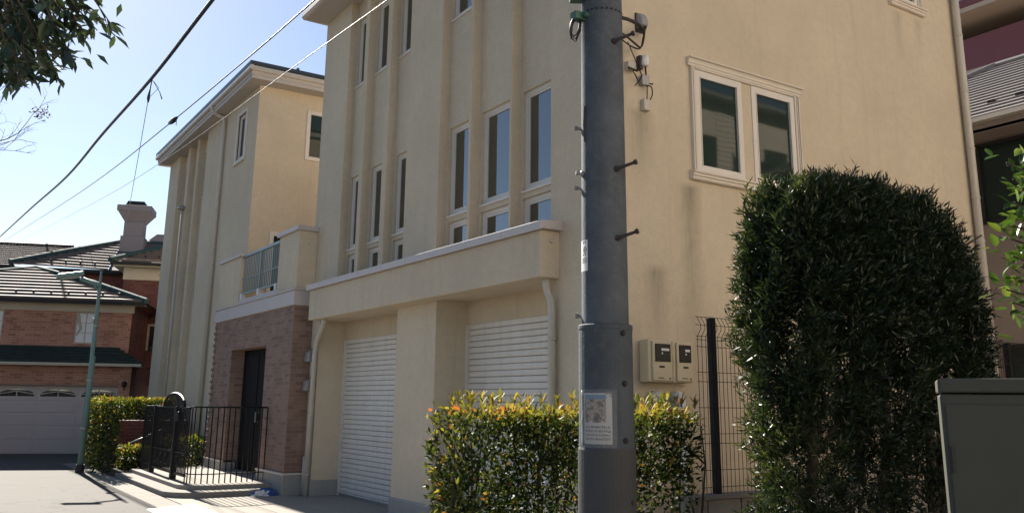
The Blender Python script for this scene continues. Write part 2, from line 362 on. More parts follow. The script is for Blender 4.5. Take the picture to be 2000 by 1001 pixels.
# recessed bay backs with window openings
wins = []
for k, (a, b) in enumerate(bays):
    W = [(a+.05, b-.05, 3.20, 3.90, .07), (a+.05, b-.05, 4.00, 5.235, .07), (a+.05, b-.05, 6.86, 8.10, .07)]
    obj('bay_wall', wallgrid((a-.02, b+.02), (2.9, 8.5), W, lambda u, v, d: (XW+d, u, v), .07), m_stucco, H1)
    wins += W
def yz_window(H, x, a, b, c, d, fw=.05, sill=True, mat=m_frame, glass=m_glass):
    """window facing -X in an opening"""
    W = obj('window', MB().box(x-.012, x+.03, a, a+fw, c, d).box(x-.012, x+.03, b-fw, b, c, d).box(x-.012, x+.03, a+fw, b-fw, d-fw, d).box(x-.012, x+.03, a+fw, b-fw, c, c+fw), mat, H)
    s_ = fw+.028
    obj('sash', MB().box(x-.002, x+.026, a+fw, a+s_, c+fw, d-fw).box(x-.002, x+.026, b-s_, b-fw, c+fw, d-fw).box(x-.002, x+.026, a+s_, b-s_, d-s_, d-fw).box(x-.002, x+.026, a+s_, b-s_, c+fw, c+s_), mat, W)
    obj('pane', MB().box(x+.012, x+.018, a+s_, b-s_, c+s_, d-s_), glass, W)
    if sill: obj('sill', MB().prism([(x-.075, c-.035), (x-.075, c-.01), (x+.02, c+.002), (x+.02, c-.035)], 'Y', a-.01, b+.01), mat, W)
for (a, b, c, d, _) in wins: yz_window(H1, XW+.05, a, b, c, d, sill=c > 3.5)
# garage recess: back wall above the shutters, then slats
for gi, (a, b) in enumerate(gar):
    obj('lintel_wall', MB().box(XG, XG+.15, a-.02, b+.02, 2.55, 2.90), m_stucco, H1)
    obj('ceiling_panel', MB().box(XF+.14, XG, a-.01, b+.01, 2.862, 2.9), m_soffit, H1)
    S = obj('garage_shutter', MB().box(XG+.035, XG+.05, a, b, 0.0, 2.55), m_shut, H1)
    ph = .0775; n = 33
    prof = [(XG+.034, 0), (XG+.010, .0), (XG+.004, .004), (XG+.001, .02), (XG+.0, .045), (XG+.002, .066), (XG+.008, .0705), (XG+.034, .0705)]
    s0 = obj('slat', MB().prism(prof, 'Y', a+.035, b-.035), m_shut, S)
    for i in range(1, n): inst(s0, S, (random.uniform(-.003, .003), 0, i*ph+random.uniform(-.0012, .0012)))
    s0.location.z = .0
    for q in (a, b-.05): obj('guide_rail', MB().box(XG-.03, XG+.04, q, q+.05, 0, 2.55), m_shut, S)
    obj('bottom_bar', MB().box(XG-.012, XG+.036, a+.05, b-.05, .017, .055), m_galv, S)
# grey plinth with ledge at the foot of the piers
for a, b in ((7.0, 7.75), (10.37, 11.52), (14.5, 14.84)):
    obj('plinth', MB().prism([(XF-.025, 0), (XF-.025, .25), (XF-.002, .275), (XF+.05, .275), (XF+.05, 0)], 'Y', a-.004 if a > 7 else a-.026, b+.004), m_plinth, H1)
for y in (10.37, 14.5):
    obj('plinth', MB().box(XF-.024, XG-.035, y-.022, y+.01, .0, .262), m_plinth, H1)
# canopy above the garages with its cap pieces
CX, CB, CT = 5.36, 2.84, 3.35
obj('canopy', MB().box(CX, XF+.02, 7.63, 14.40, CB, CT), m_stucco, H1, bevel=.012)
ycap = [7.56, 8.35, 9.14, 9.93, 10.72, 11.51, 12.30, 13.09, 13.88, 14.46]
for a, b in zip(ycap[:-1], ycap[1:]):
    obj('cap_piece', MB().prism([(CX-.05, CT-.012), (CX-.05, CT+.082), (CX+.1, CT+.098), (XF+.012, CT+.115), (XF+.012, CT+.002), (CX-.028, CT+.002), (CX-.028, CT-.012)], 'Y', a+.0015, b-.0015), m_capst, H1, bevel=.004)
obj('canopy_vent', MB().tube([(5.50, 7.632, 3.24), (5.50, 7.605, 3.24)], .028, 12).tube([(5.50, 7.606, 3.24), (5.50, 7.60, 3.24)], .012, 8), m_pipe, H1)
# side wall (faces the camera side), back and far walls
SW = [(7.06, 8.83, 4.10, 5.36, .06), (11.16, 11.80, 7.32, 8.20, .06)]
obj('side_wall', wallgrid((XF, 12.75), (0, 8.6), SW, lambda u, v, d: (u, YS+d, v), .06), m_stucco_side, H1)
obj('back_wall', MB().poly([(12.75, 7, 0), (12.75, 15, 0), (12.75, 15, 8.6), (12.75, 7, 8.6)]), m_stucco, H1)
obj('far_wall', MB().poly([(XF, 15, 0), (XF, 15, 8.6), (12.75, 15, 8.6), (12.75, 15, 0)]), m_stucco, H1)
obj('side_plinth', MB().prism([(6.982, 0), (6.982, .25), (6.998, .27), (7.05, .27), (7.05, 0)], 'X', XF+.03, 12.75), m_plinth, H1)
# side windows: one moulded surround with two sashes
def xz_sash(W, y, a, b, c, d, fw=.085):
    obj('sash', MB().box(a, a+fw, y-.02, y+.02, c, d).box(b-fw, b, y-.02, y+.02, c, d).box(a+fw, b-fw, y-.02, y+.02, d-fw, d).box(a+fw, b-fw, y-.02, y+.02, c, c+fw), m_frame, W)
    [obj('bead', MB().box(q, q+.012, y-.026, y-.02, c+fw-.012, d-fw+.012), m_trim, W) for q in (a+fw-.012, b-fw)]
    obj('pane', MB().box(a+fw, b-fw, y+.005, y+.011, c+fw, d-fw), m_glassg, W)
def side_window(a, b, c, d, mull, deep=True):
    W = obj('window', MB().box(a-.055, a+.02, YS-.03, YS+.045, c, d).box(b-.02, b+.055, YS-.03, YS+.045, c, d).box(a+.02, b-.02, YS-.035, YS+.045, d-.02, d+.0), m_trim, H1, bevel=.004)
    [obj('moulding', MB().box(q, q+w_, YS-yy, YS-.034, c, d-.002), m_trim, W, bevel=.003) for q, w_, yy in ((a-.055, .02, .046), (b+.035, .02, .046), (a-.022, .014, .042), (b+.008, .014, .042))]
    cor = [(YS-.085, d+.105), (YS-.085, d+.09), (YS-.06, d+.08), (YS-.05, d+.06), (YS-.05, d+.035), (YS-.04, d+.028), (YS-.04, d+.0), (YS+.0, d+.0), (YS+.0, d+.105)]
    obj('cornice', MB().prism(cor, 'X', a-.10, b+.10), m_trim, W)
    si = [(YS-.095, c+.0), (YS-.095, c-.022), (YS-.075, c-.03), (YS-.075, c-.055), (YS-.06, c-.062), (YS-.06, c-.088), (YS-.045, c-.10), (YS, c-.10), (YS, c+.012), (YS-.06, c+.012)]
    obj('sill', MB().prism(si, 'X', a-.10, b+.10), m_trim, W)
    if mull:
        obj('mullion', MB().box(mull[0], mull[1], YS-.004, YS+.05, c, d-.02), m_stucco, W)
        xz_sash(W, YS+.005, a+.022, mull[0]-.002, c+.012, d-.022); xz_sash(W, YS+.005, mull[1]+.002, b-.022, c+.012, d-.022)
    else: xz_sash(W, YS+.005, a+.022, b-.022, c+.012, d-.022)
side_window(7.06, 8.83, 4.10, 5.36, (7.86, 8.03))
side_window(11.16, 11.80, 7.32, 8.20, None)
# roof, soffit, gutter
obj('soffit', MB().box(5.24, 13.1, 6.6, 15.08, 8.45, 8.56), m_soffit, H1)
obj('gutter', MB().prism([(5.20, 8.62), (5.14, 8.60), (5.13, 8.50), (5.17, 8.46), (5.24, 8.46), (5.24, 8.62)], 'Y', 6.5, 15.10), m_pipe, H1)
obj('gutter', MB().prism([(6.6, 8.62), (6.5, 8.60), (6.49, 8.50), (6.53, 8.46), (6.6, 8.46)], 'X', 5.24, 13.15), m_pipe, H1)
obj('roof', MB().add([(5.2, 6.55, 8.6), (13.1, 6.55, 8.6), (13.1, 15.1, 8.6), (5.2, 15.1, 8.6), (9.1, 10, 9.7), (9.1, 11.8, 9.7)], [(0, 1, 4), (1, 2, 5, 4), (2, 3, 5), (3, 0, 4, 5)]), m_roofdark, H1)
# downpipes
def pipe(H, pts, r=.04, mat=m_pipe, clips=()):
    p = obj('downpipe', MB().tube(pts, r, 12), mat, H, smooth=True)
    for c in clips: obj('clip', MB().tube([(c[0], c[1], c[2]-.012), (c[0], c[1], c[2]+.012)], r+.008, 12), mat, p, smooth=True)
    return p
pipe(H1, [(5.50, 7.72, 2.86), (5.50, 7.72, 2.76), (5.51, 7.71, 2.70), (5.545, 7.69, 2.60), (5.55, 7.685, 2.5), (5.55, 7.68, .02)], .042, clips=[(5.55, 7.684, 2.2), (5.55, 7.68, 1.1)])
pipe(H1, [(5.47, 13.95, 2.86), (5.47, 13.97, 2.78), (5.48, 14.06, 2.70), (5.53, 14.36, 2.52), (5.545, 14.46, 2.42), (5.55, 14.50, 2.30), (5.55, 14.53, .02)], .042, clips=[(5.55, 14.52, 1.3), (5.55, 14.53, .35)])
pipe(H1, [(12.70, 6.92, 8.46), (12.70, 6.92, 7.1), (12.70, 6.92, .02)], .055, clips=[(12.70, 6.92, z) for z in (7.1, 6.2, 5.3, 4.55, 3.9, 3.1, 2.3)])
# small pipes, hooded vents and intercom on the narrow strip beside the porch
for yy, h in ((14.70, .62), (14.62, .58)):
    obj('stub_pipe', MB().tube([(5.55, yy, .02), (5.55, yy, h), (5.60, yy, h+.02)], .02, 8), m_pipe, H1, smooth=True)
for z in (2.28, 1.80):
    vt = obj('hooded_vent', MB().prism([(5.61, z+.12), (5.60, z+.13), (5.47, z+.05), (5.46, z-.11), (5.61, z-.11)], 'Y', 14.58, 14.76), m_galv, H1, bevel=.006)
ic = obj('intercom', MB().box(5.585, 5.612, 14.63, 14.72, 1.22, 1.42), m_pipe, H1, bevel=.005)
obj('speaker_panel', MB().box(5.579, 5.586, 14.645, 14.705, 1.30, 1.39), m_rust, ic)
# gas and meter pipes low on the side wall
obj('riser_pipe', MB().tube([(6.67, 6.93, .02), (6.67, 6.93, 1.25), (6.67, 6.97, 1.32), (6.67, 7.0, 1.32)], .034, 12), m_white, H1, smooth=True)
obj('pipe_joint', MB().tube([(6.67, 6.93, .86), (6.67, 6.93, .97)], .047, 12).tube([(6.66, 6.93, 1.05), (6.76, 6.93, 1.05)], .035, 10), m_white, H1, smooth=True)
for x in (6.32, 6.62):
    obj('conduit_elbow', MB().tube([(x, 6.99, 1.62), (x, 6.93, 1.62), (x, 6.90, 1.58), (x, 6.90, 1.4)], [.06, .06, .055, .05], 14), m_white, H1, smooth=True)
# ------------------------------------------------------------------ electric meters (things of their own)
for k, (a, b) in enumerate(((6.155, 6.485), (6.497, 6.785))):
    lab = ('beige electric meter on the side wall, the one nearer the house corner', 'beige electric meter on the side wall, the one nearer the black mesh fence')[k]
    t = thing('electric_meter', lab, 'meter', ((a+b)/2, 6.93, 1.76), group='electric meters on the side wall')
    y0 = 6.86 if k == 0 else 6.87
    obj('case', MB().box(a, b, y0, 6.999, 1.76, 2.185), m_meter, t, bevel=.014)
    c = obj('cover', MB().box(a+.045, b-.02, y0-.022, y0+.002, 1.775, 2.17), m_meter, t, bevel=.008)
    s_ = obj('display', MB().box(a+.075, b-.045, y0-.030, y0-.020, 1.965, 2.145), m_screen, t, bevel=.006)
    obj('dial', MB().box(a+.155, b-.07, y0-.0335, y0-.029, 2.075, 2.100), m_white, s_)
    obj('indicator', MB().tube([(a+.165, y0-.029, 2.05), (a+.165, y0-.034, 2.05)], .010, 10), m_white, s_)
    obj('maker_plate', MB().box(a+.13, a+.20, y0-.0255, y0-.021, 1.905, 1.925), m_rust, c)
    obj('barcode_label', MB().box(a+.11, a+.19, y0-.0255, y0-.021, 1.80, 1.808), m_iron, c)
    obj('seal', MB().tube([(b-.06, y0-.021, 1.80), (b-.06, y0-.027, 1.80)], .009, 8), m_iron, c)
# ------------------------------------------------------------------ service-drop fittings on the side wall
def wallpt(px, py, d=.06): p = hit(px, py, 'Y', YS-d); return p
p = wallpt(1254, 40); t = thing('cable_entry', 'grey hooded cable entry head high on the side wall', 'cable head', tuple(wallpt(1254, 65, 0)))
obj('hood', MB().prism([(p[1]+.06, p[2]+.09), (p[1]-.01, p[2]+.075), (p[1]-.05, p[2]-.0), (p[1]-.05, p[2]-.07), (p[1]+.06, p[2]-.09)], 'X', p[0]-.045, p[0]+.055), m_cableg, t, bevel=.02)
obj('back_plate', MB().box(p[0]-.055, p[0]+.065, p[1]+.05, p[1]+.062, p[2]-.13, p[2]+.1), m_rust, t)
p2 = wallpt(1260, 122); t2 = thing('cable_bracket', 'white insulator cable bracket below the hooded cable head', 'cable bracket', tuple(wallpt(1258, 140, 0)))
obj('insulator', MB().tube([(p2[0]-.005, p2[1], p2[2]-.05), (p2[0]-.005, p2[1], p2[2]-.03), (p2[0], p2[1], p2[2]+.07)], [.03, .05, .042], 12), m_white, t2, smooth=True)
obj('back_plate', MB().box(p2[0]-.075, p2[0]-.035, p2[1]+.0, p2[1]+.062, p2[2]-.09, p2[2]+.07), m_rust, t2)
obj('clamp', MB().box(p2[0]-.06, p2[0]+.045, p2[1]-.02, p2[1]+.03, p2[2]-.27, p2[2]-.15), m_galv, t2, bevel=.01)
obj('clamp_link', MB().tube([(p2[0], p2[1], p2[2]-.04), (p2[0]+.01, p2[1], p2[2]-.16)], .01, 6).tube([(p2[0]-.06, p2[1], p2[2]-.26), (p2[0]+.09, p2[1]-.02, p2[2]-.24)], .008, 6), m_iron, t2)
p3 = wallpt(1234, 126); t3 = thing('eye_bracket', 'small rusty eye bracket beside the white insulator bracket', 'bracket', tuple(wallpt(1234, 135, 0)))
obj('plate', MB().box(p3[0]-.05, p3[0]+.05, p3[1]+.0, p3[1]+.06, p3[2]-.06, p3[2]+.04), m_pipe, t3, bevel=.01)
obj('eye_bolt', MB().tube([(p3[0]-.06, p3[1]-.01, p3[2]-.05), (p3[0]+.06, p3[1]-.02, p3[2]-.07)], .012, 6), m_rust, t3)
p4 = wallpt(1263, 206, .05); t4 = obj('junction_box', MB().box(p4[0]-.05, p4[0]+.045, p4[1]-.02, p4[1]+.05, p4[2]-.06, p4[2]+.07), m_pipe, bevel=.008)
tag(t4, 'small beige junction box hanging under the cable brackets', 'junction box')
def loopw(name, pts, r, label, mat=m_cable):
    pts = [np.array(q, float) for q in pts]; out = []
    for i in range(len(pts)-1):
        a = pts[max(i-1, 0)]; b = pts[i]; c = pts[i+1]; d = pts[min(i+2, len(pts)-1)]
        for u in np.linspace(0, 1, 7)[:-1]:
            out.append(.5*((2*b)+(-a+c)*u+(2*a-5*b+4*c-d)*u*u+(-a+3*b-3*c+d)*u**3))
    out.append(pts[-1])
    return tag(obj(name, MB().tube(out, r, 6), mat, smooth=True), label, 'cable')
wp = wallpt
loopw('service_cable', [wp(1259, 45, .05), wp(1258, 70, .1), wp(1252, 92, .12), wp(1240, 85, .2), wp(1222, 70, .35), wp(1205, 60, .5)], .012, 'black cable drooping from the hooded cable head to the pole')
loopw('service_cable', [wp(1261, 45, .05), wp(1256, 75, .09), wp(1250, 95, .1), wp(1232, 90, .25), wp(1215, 78, .5)], .009, 'thin black cable looping under the hooded cable head')
loopw('service_cable', [wp(1262, 46, .05), wp(1257, 60, .12), wp(1246, 48, .2), wp(1226, 38, .4), wp(1200, 32, .8)], .02, 'thick black cable arching from the hooded cable head')
loopw('service_cable', [wp(1226, 82, .3), wp(1240, 115, .2), wp(1253, 146, .1)], .006, 'thin taut wire running down to the insulator bracket')
loopw('service_cable', [wp(1236, 138, .09), wp(1246, 158, .1), wp(1240, 167, .1), wp(1247, 160, .1), wp(1254, 148, .1)], .007, 'short wire loop between the eye bracket and the clamp')
loopw('service_cable', [wp(1262, 168, .09), wp(1272, 170, .09), wp(1274, 185, .08), wp(1268, 198, .06)], .007, 'short black lead feeding the beige junction box')
loopw('service_cable', [wp(1264, 168, .09), wp(1264, 185, .08), wp(1263, 198, .06)], .006, 'straight short lead above the beige junction box')
# ================================================================== HOUSE 2
X2, Y2 = 5.5, 18.62
H2 = thing('cream_house', 'cream stucco house behind the brick porch, with ribs, thin vent pipe and dark roof', 'house', (9, 23, 0))
b2 = [(24.88, 25.82), (23.87, 24.63), (22.84, 23.68)]
W2 = [(19.42, 20.04, 6.86, 7.93, .08)]
obj('front_wall', wallgrid((Y2, 27.0), (-.3, 8.5), [(a, b, .3, 8.42, .16) for a, b in b2]+W2, lambda u, v, d: (X2+d, u, v), .16), m_stucco, H2)
for a, b in b2:
    Wn = [(a+.06, b-.06, 4.0, 5.2, .07), (a+.06, b-.06, 6.7, 7.9, .07)]
    obj('bay_wall', wallgrid((a-.02, b+.02), (.25, 8.45), Wn, lambda u, v, d: (X2+.16+d, u, v), .07), m_stucco, H2)
    for q in Wn: yz_window(H2, X2+.21, *q[:4])
yz_window(H2, X2+.04, *W2[0][:4])
obj('surround', MB().box(X2-.03, X2+.02, 19.34, 19.42, 6.80, 8.0).box(X2-.03, X2+.02, 20.04, 20.12, 6.80, 8.0).box(X2-.03, X2+.02, 19.42, 20.04, 7.93, 8.0).box(X2-.05, X2+.02, 19.32, 20.14, 6.76, 6.80), m_trim, H2)
obj('side_wall', wallgrid((X2, 12), (-.3, 8.5), [(6.66, 7.5, 6.82, 7.88, .06), (6.0, 6.8, 3.4, 5.02, .06)], lambda u, v, d: (u, Y2+d, v), .06), m_stucco, H2)
for (a, b, c, d) in ((6.66, 7.5, 6.82, 7.88), (6.0, 6.8, 3.4, 5.02)):
    W = obj('window', MB().box(a-.05, a+.04, Y2-.025, Y2+.03, c-.05, d+.05).box(b-.04, b+.05, Y2-.025, Y2+.03, c-.05, d+.05).box(a+.04, b-.04, Y2-.025, Y2+.03, d-.04, d+.05).box(a+.04, b-.04, Y2-.025, Y2+.03, c-.05, c+.04), m_frame, H2, bevel=.004)
    obj('pane', MB().box(a+.04, b-.04, Y2+.012, Y2+.02, c+.04, d-.04), m_glassg, W)
obj('back_wall', MB().poly([(12, Y2, -.3), (12, 27, -.3), (12, 27, 8.5), (12, Y2, 8.5)]), m_stucco, H2)
obj('far_wall', MB().poly([(X2, 27, -.3), (X2, 27, 8.5), (12, 27, 8.5), (12, 27, -.3)]), m_stucco, H2)
obj('soffit', MB().box(5.20, 12.3, 18.24, 27.3, 8.30, 8.40), m_soffit, H2)
obj('fascia', MB().box(5.185, 12.3, 18.225, 27.31, 8.38, 8.57), m_soffit, H2)
obj('gutter', MB().prism([(5.185, 8.57), (5.12, 8.56), (5.11, 8.49), (5.14, 8.46), (5.185, 8.46)], 'Y', 18.15, 27.34), m_pipe, H2)
obj('gutter', MB().prism([(18.225, 8.57), (18.17, 8.56), (18.16, 8.49), (18.18, 8.46), (18.225, 8.46)], 'X', 5.185, 12.3), m_pipe, H2)
rf = obj('roof', MB().add([(5.12, 18.16, 8.66), (12.3, 18.16, 8.66), (12.3, 27.35, 8.66), (5.12, 27.35, 8.66), (8.7, 21.8, 9.5), (8.7, 23.7, 9.5),
     (5.12, 18.16, 8.575), (12.3, 18.16, 8.575), (12.3, 27.35, 8.575), (5.12, 27.35, 8.575)], [(0, 1, 4), (1, 2, 5, 4), (2, 3, 5), (3, 0, 4, 5), (0, 6, 7, 1), (3, 9, 6, 0)]), m_roofdark, H2)
for x in (6.2, 6.95, 7.7): obj('snow_guard', MB().box(x, x+.05, 18.30, 18.37, 8.66, 8.76), m_roofdark, rf)
pipe(H2, [(5.15, 21.25, 8.45), (5.16, 21.25, 8.36), (5.25, 21.22, 8.28), (5.42, 21.15, 8.2), (5.44, 21.13, 8.1), (5.44, 21.13, .1)], .045, clips=[(5.44, 21.13, z) for z in (7.2, 5.9, 4.6, 3.3, 2.0)])
vp_ = pipe(H2, [(5.45, 24.76, .1), (5.45, 24.76, 6.55)], .03, clips=[(5.45, 24.76, z) for z in (5.0, 3.5, 2.0)])
obj('vent_cap', MB().tube([(5.45, 24.76, 6.54), (5.45, 24.76, 6.56), (5.45, 24.76, 6.62), (5.45, 24.76, 6.66)], [.05, .13, .12, .03], 14), m_galv, vp_, smooth=True)
obj('plinth', MB().box(X2-.03, X2+.02, 19.75, 27.0, -.3, .3), m_plinth, H2)
# ================================================================== PORCH
PX, PA, PB = 5.267, 14.84, 19.70
PO = thing('entrance_porch', 'brown brick entrance porch with dark doorway and railed balcony on top', 'porch', (6, 17.2, 0))
def porch_front(u, v, d): return (PX+d, u, v)
obj('brick_wall', wallgrid((PA, PB), (.33, 3.13), [(16.2, 18.36, .33, 2.5, .27)], porch_front, .27), m_porch, PO)
obj('brick_wall', MB().poly([(PX, PA, .33), (XF+.02, PA, .33), (XF+.02, PA, 3.13), (PX, PA, 3.13)]), m_porch, PO)
obj('brick_wall', MB().poly([(PX, PB, .33), (PX, PB, 3.13), (X2+.02, PB, 3.13), (X2+.02, PB, .33)]), m_porch, PO)
# toothed quoin bricks at the far corner
q0 = obj('brick', MB().box(PX-.022, PX+.1, PB-.12, PB+.03, .36, .42), m_porch, PO, bevel=.004)
for i in range(1, 22): inst(q0, PO, (random.uniform(-.004, .004), (i % 2)*-.05, i*.126))
obj('plinth', MB().box(PX-.03, PX+.4, PA-.03, 16.2, .0, .33), m_plinth, PO, bevel=.01); obj('plinth', MB().box(PX-.03, PX+.25, 18.36, PB+.03, .0, .33), m_plinth, PO, bevel=.01)
obj('plinth_ledge', MB().box(PX-.045, PX+.36, PA-.045, 16.2, .33, .36), m_trim, PO); obj('plinth_ledge', MB().box(PX-.045, PX+.2, 18.36, PB+.045, .33, .36), m_trim, PO)
dr = obj('door', MB().box(PX+.27, PX+.33, 16.1, 18.45, .17, 2.55), m_door, PO)
for a, b in ((16.25, 17.24), (17.30, 18.3)):
    for c, d in ((.35, 1.15), (1.28, 2.38)): obj('door_panel', MB().box(PX+.257, PX+.272, a+.08, b-.08, c, d), m_door, dr, bevel=.008)
obj('handle', MB().tube([(PX+.27, 17.20, 1.12), (PX+.21, 17.20, 1.12), (PX+.21, 17.20, 1.30), (PX+.27, 17.20, 1.30)], .012, 8), m_galv, dr)
obj('reveal_floor', MB().box(PX+.0, PX+.27, 16.2, 18.36, .0, .19), m_conc, PO)
obj('band', MB().box(PX-.03, XF+.03, PA-.03, PB+.03, 3.13, 3.385), m_capst, PO, bevel=.012)
obj('band_ledge', MB().box(PX-.055, XF+.03, PA-.055, PB+.055, 3.385, 3.41), m_capst, PO, bevel=.006)
obj('parapet', MB().box(PX, XF, PA, 15.85, 3.41, 4.44), m_stucco, PO, bevel=.012)
obj('parapet', MB().box(PX, PX+.14, 18.2, PB, 3.41, 4.40), m_stucco, PO, bevel=.012)
obj('parapet_cap', MB().box(PX-.05, XF, PA-.05, 15.88, 4.44, 4.52), m_capst, PO, bevel=.008)
obj('parapet_cap', MB().box(PX-.04, PX+.18, 18.17, PB+.03, 4.40, 4.455), m_capst, PO, bevel=.008)
obj('kerb_upstand', MB().box(PX+.01, PX+.14, 15.85, 18.2, 3.41, 3.50), m_capst, PO)
obj('balcony_floor', MB().box(PX+.1, XF+2.0, 15.0, 18.6, 3.3, 3.40), m_conc, PO)
rl = obj('railing', MB().box(PX+.03, PX+.08, 15.85, 18.2, 4.37, 4.42).box(PX+.04, PX+.07, 15.85, 18.2, 3.60, 3.635).box(PX+.045, PX+.065, 15.85, 18.2, 3.92, 3.94).box(PX+.03, PX+.08, 17.0, 17.05, 3.5, 4.37), m_rail, PO)
b0 = obj('baluster', MB().box(PX+.045, PX+.065, 15.93, 15.95, 3.635, 4.37), m_rail, rl)
for i in range(1, 22): inst(b0, rl, (0, i*.104, 0))
for yy in (16.0, 17.02, 18.1): obj('rail_foot', MB().box(PX+.005, PX+.1, yy-.04, yy+.04, 3.5, 3.62), m_white, rl, bevel=.01)
obj('drain_spout', MB().tube([(PX+.2, PA+.01, 4.22), (PX+.2, PA-.03, 4.22)], .02, 8), m_pipe, PO)
# ================================================================== BRICK HOUSE across the end of the road
BH = thing('brick_house', 'orange-red brick house with hipped tiled roofs and a pale garage door', 'house', (4.110, 28.0, 0), R(-20))
BZ, BK = .28, .8472   # metres of the drawing to metres of the house
def LB(): return MB()
def bo(name, mb, mat, parent=BH, **k):
    mb.v = [(a*BK, b*BK, (c+BZ)*BK) for a, b, c in mb.v]; return obj(name, mb, mat, parent, local=True, **k)
GD = (-6.3, .92, -.28, 1.92)
bo('garage_wall', wallgrid((-9, 1.27), (-.28, 2.62), [GD+(.35,)], lambda u, v, d: (u, d, v), .35), m_redbrick)
bo('garage_side', MB().poly([(1.27, 0, -.28), (1.27, 9, -.28), (1.27, 9, 2.62), (1.27, 0, 2.62)]), m_redbrick2)
sold = bo('soldier_course', MB().box(-6.3, 1.10, -.012, .05, 1.92, 2.12), m_redbrick)
for i in range(54): pass
gd = bo('garage_door', MB().box(-6.3, .92, .30, .36, -.28, 1.92), m_gdoor)
rows = [(-.26, .155), (.175, .595), (.615, 1.00), (1.02, 1.375), (1.40, 1.88)]
cx = [.90-i*1.26 for i in range(6)]
for ri, (c, d) in enumerate(rows):
    for i in range(5):
        b, a = cx[i]-.03, cx[i+1]+.03
        pn = bo('door_panel', MB().box(a, b, .285, .302, c+.02, d-.02), m_gdoor, gd, bevel=.012)
        if ri == 4:
            mid = (a+b)/2
            n = 9
            for (p, q) in ((a+.06, mid-.02), (mid+.02, b-.06)):
                arc = [(p+(q-p)*k/n, d-.30+.20*math.sqrt(max(0, 1-((p+(q-p)*k/n-mid)/(b-.05-mid))**2))) for k in range(n+1)]
                mbx = MB().prism([(p, d-.33)]+[x for x in arc]+[(q, d-.33)], 'Y', .276, .2845)
                bo('arched_pane', mbx, m_glass, pn)
            for k in (-1, 1): bo('fan_bar', MB().obox((mid+k*.3, .272, d-.22), (.28, 0, .05*-k), (0, .006, 0), (0, 0, .014)), m_gdoor, pn)
lampf = bo('wall_lamp', MB().tube([(1.10, -.02, 1.80), (1.10, -.10, 1.83), (1.10, -.10, 1.90)], .02, 6).tube([(1.10, -.10, 1.88), (1.10, -.10, 1.9), (1.10, -.10, 2.04), (1.10, -.10, 2.08)], [.05, .07, .08, .02], 10), m_iron)
# lean-to roof above the garage
def tiled(name, quad, n, mat, th=.078, parent=BH, over=.02, guards=0):
    """stepped tile courses between bottom edge (p0,p1) and top edge (p3,p2)"""
    p0, p1, p2, p3 = map(np.array, quad); nrm = np.cross(p1-p0, p3-p0); nrm = nrm/np.linalg.norm(nrm)
    if nrm[2] < 0: nrm = -nrm
    mb = MB()
    for i in range(n):
        a, b = i/n, (i+1)/n
        l0, r0 = p0+(p3-p0)*a, p1+(p2-p1)*a; l1, r1 = p0+(p3-p0)*b, p1+(p2-p1)*b
        up = nrm*th
        mb.add([l0, r0, l0+up, r0+up, l1+up*.1, r1+up*.1], [(0, 1, 3, 2), (2, 3, 5, 4)])
    o = bo(name, mb, mat, parent)
    if guards:
        g = MB(); l, r = p0+(p3-p0)*(1.6/n), p1+(p2-p1)*(1.6/n); L = np.linalg.norm(r-l); ux = (r-l)/L
        k = .3
        while k < L-.2:
            c = l+ux*k; g.obox(c+nrm*.06, ux*.03, np.cross(nrm, ux)*.02, nrm*.06); k += guards
        bo('snow_guards', g, m_iron, o, kind='stuff')
    return o
tiled('lean_to_roof', ((-9, -.35, 2.64), (1.60, -.35, 2.64), (.60, .6, 3.22), (-9, .6, 3.22)), 6, m_tilel)
bo('lean_to_hip', MB().poly([(1.60, -.35, 2.64), (1.60, 1.2, 2.64), (.60, .6, 3.22)]), m_tilegr)
bo('eave_gutter', MB().box(-9, 1.62, -.42, -.33, 2.55, 2.64), m_frieze)
bo('eave_soffit', MB().box(-9, 1.55, -.33, .65, 2.56, 2.60), m_frieze)
# upper floor
bo('upper_wall', wallgrid((-9, 1.0), (2.7, 4.40), [(-.82, -.12, 3.32, 4.40, .12), (-4.4, -3.05, 3.32, 4.40, .12)], lambda u, v, d: (u, .6+d, v), .12), m_redbrick)
bo('upper_side', MB().poly([(1.0, .6, 2.7), (1.0, 5, 2.7), (1.0, 5, 4.70), (1.0, .6, 4.70)]), m_redbrick2)
bo('frieze', MB().box(-9, 1.05, .55, .75, 4.40, 4.66), m_frieze)
for a, b in ((-.82, -.12), (-4.4, -3.05)):
    W = bo('window', MB().box(a, a+.05, .64, .70, 3.32, 4.40).box(b-.05, b, .64, .70, 3.32, 4.40).box(a+.05, b-.05, .64, .70, 4.35, 4.40).box(a+.05, b-.05, .64, .70, 3.32, 3.37), m_frieze)
    bo('pane', MB().box(a+.05, b-.05, .68, .70, 3.37, 4.35), m_white, W)
    bo('glazing_bar', MB().box((a+b)/2-.012, (a+b)/2+.012, .655, .68, 3.37, 4.35).box(a+.05, b-.05, .655, .679, 3.68, 3.70).box(a+.05, b-.05, .655, .679, 4.02, 4.04), m_frieze, W)
    cu = [(a+.07+.05*math.sin(k), .672, 3.40+k*.1) for k in range(10)]
    bo('curtain', MB().tube([(a+.08, .674, 4.34), (a+.12, .672, 4.1), (a+.20, .672, 3.85), (a+.08, .674, 3.6)], [.05, .06, .05, .02], 6), m_frieze, W)
bo('upper_gutter', MB().box(-9, 1.48, .10, .20, 4.64, 4.75), m_iron)
bo('upper_soffit', MB().box(-9, 1.40, .20, .8, 4.66, 4.70), m_frieze)
ap = (-3.01, 3.5, 6.22)
tiled('upper_roof', ((-9.0, .15, 4.76), (1.46, .15, 4.76), (ap[0], ap[1], ap[2]), (ap[0]-.02, ap[1], ap[2])), 10, m_tile, guards=.55)
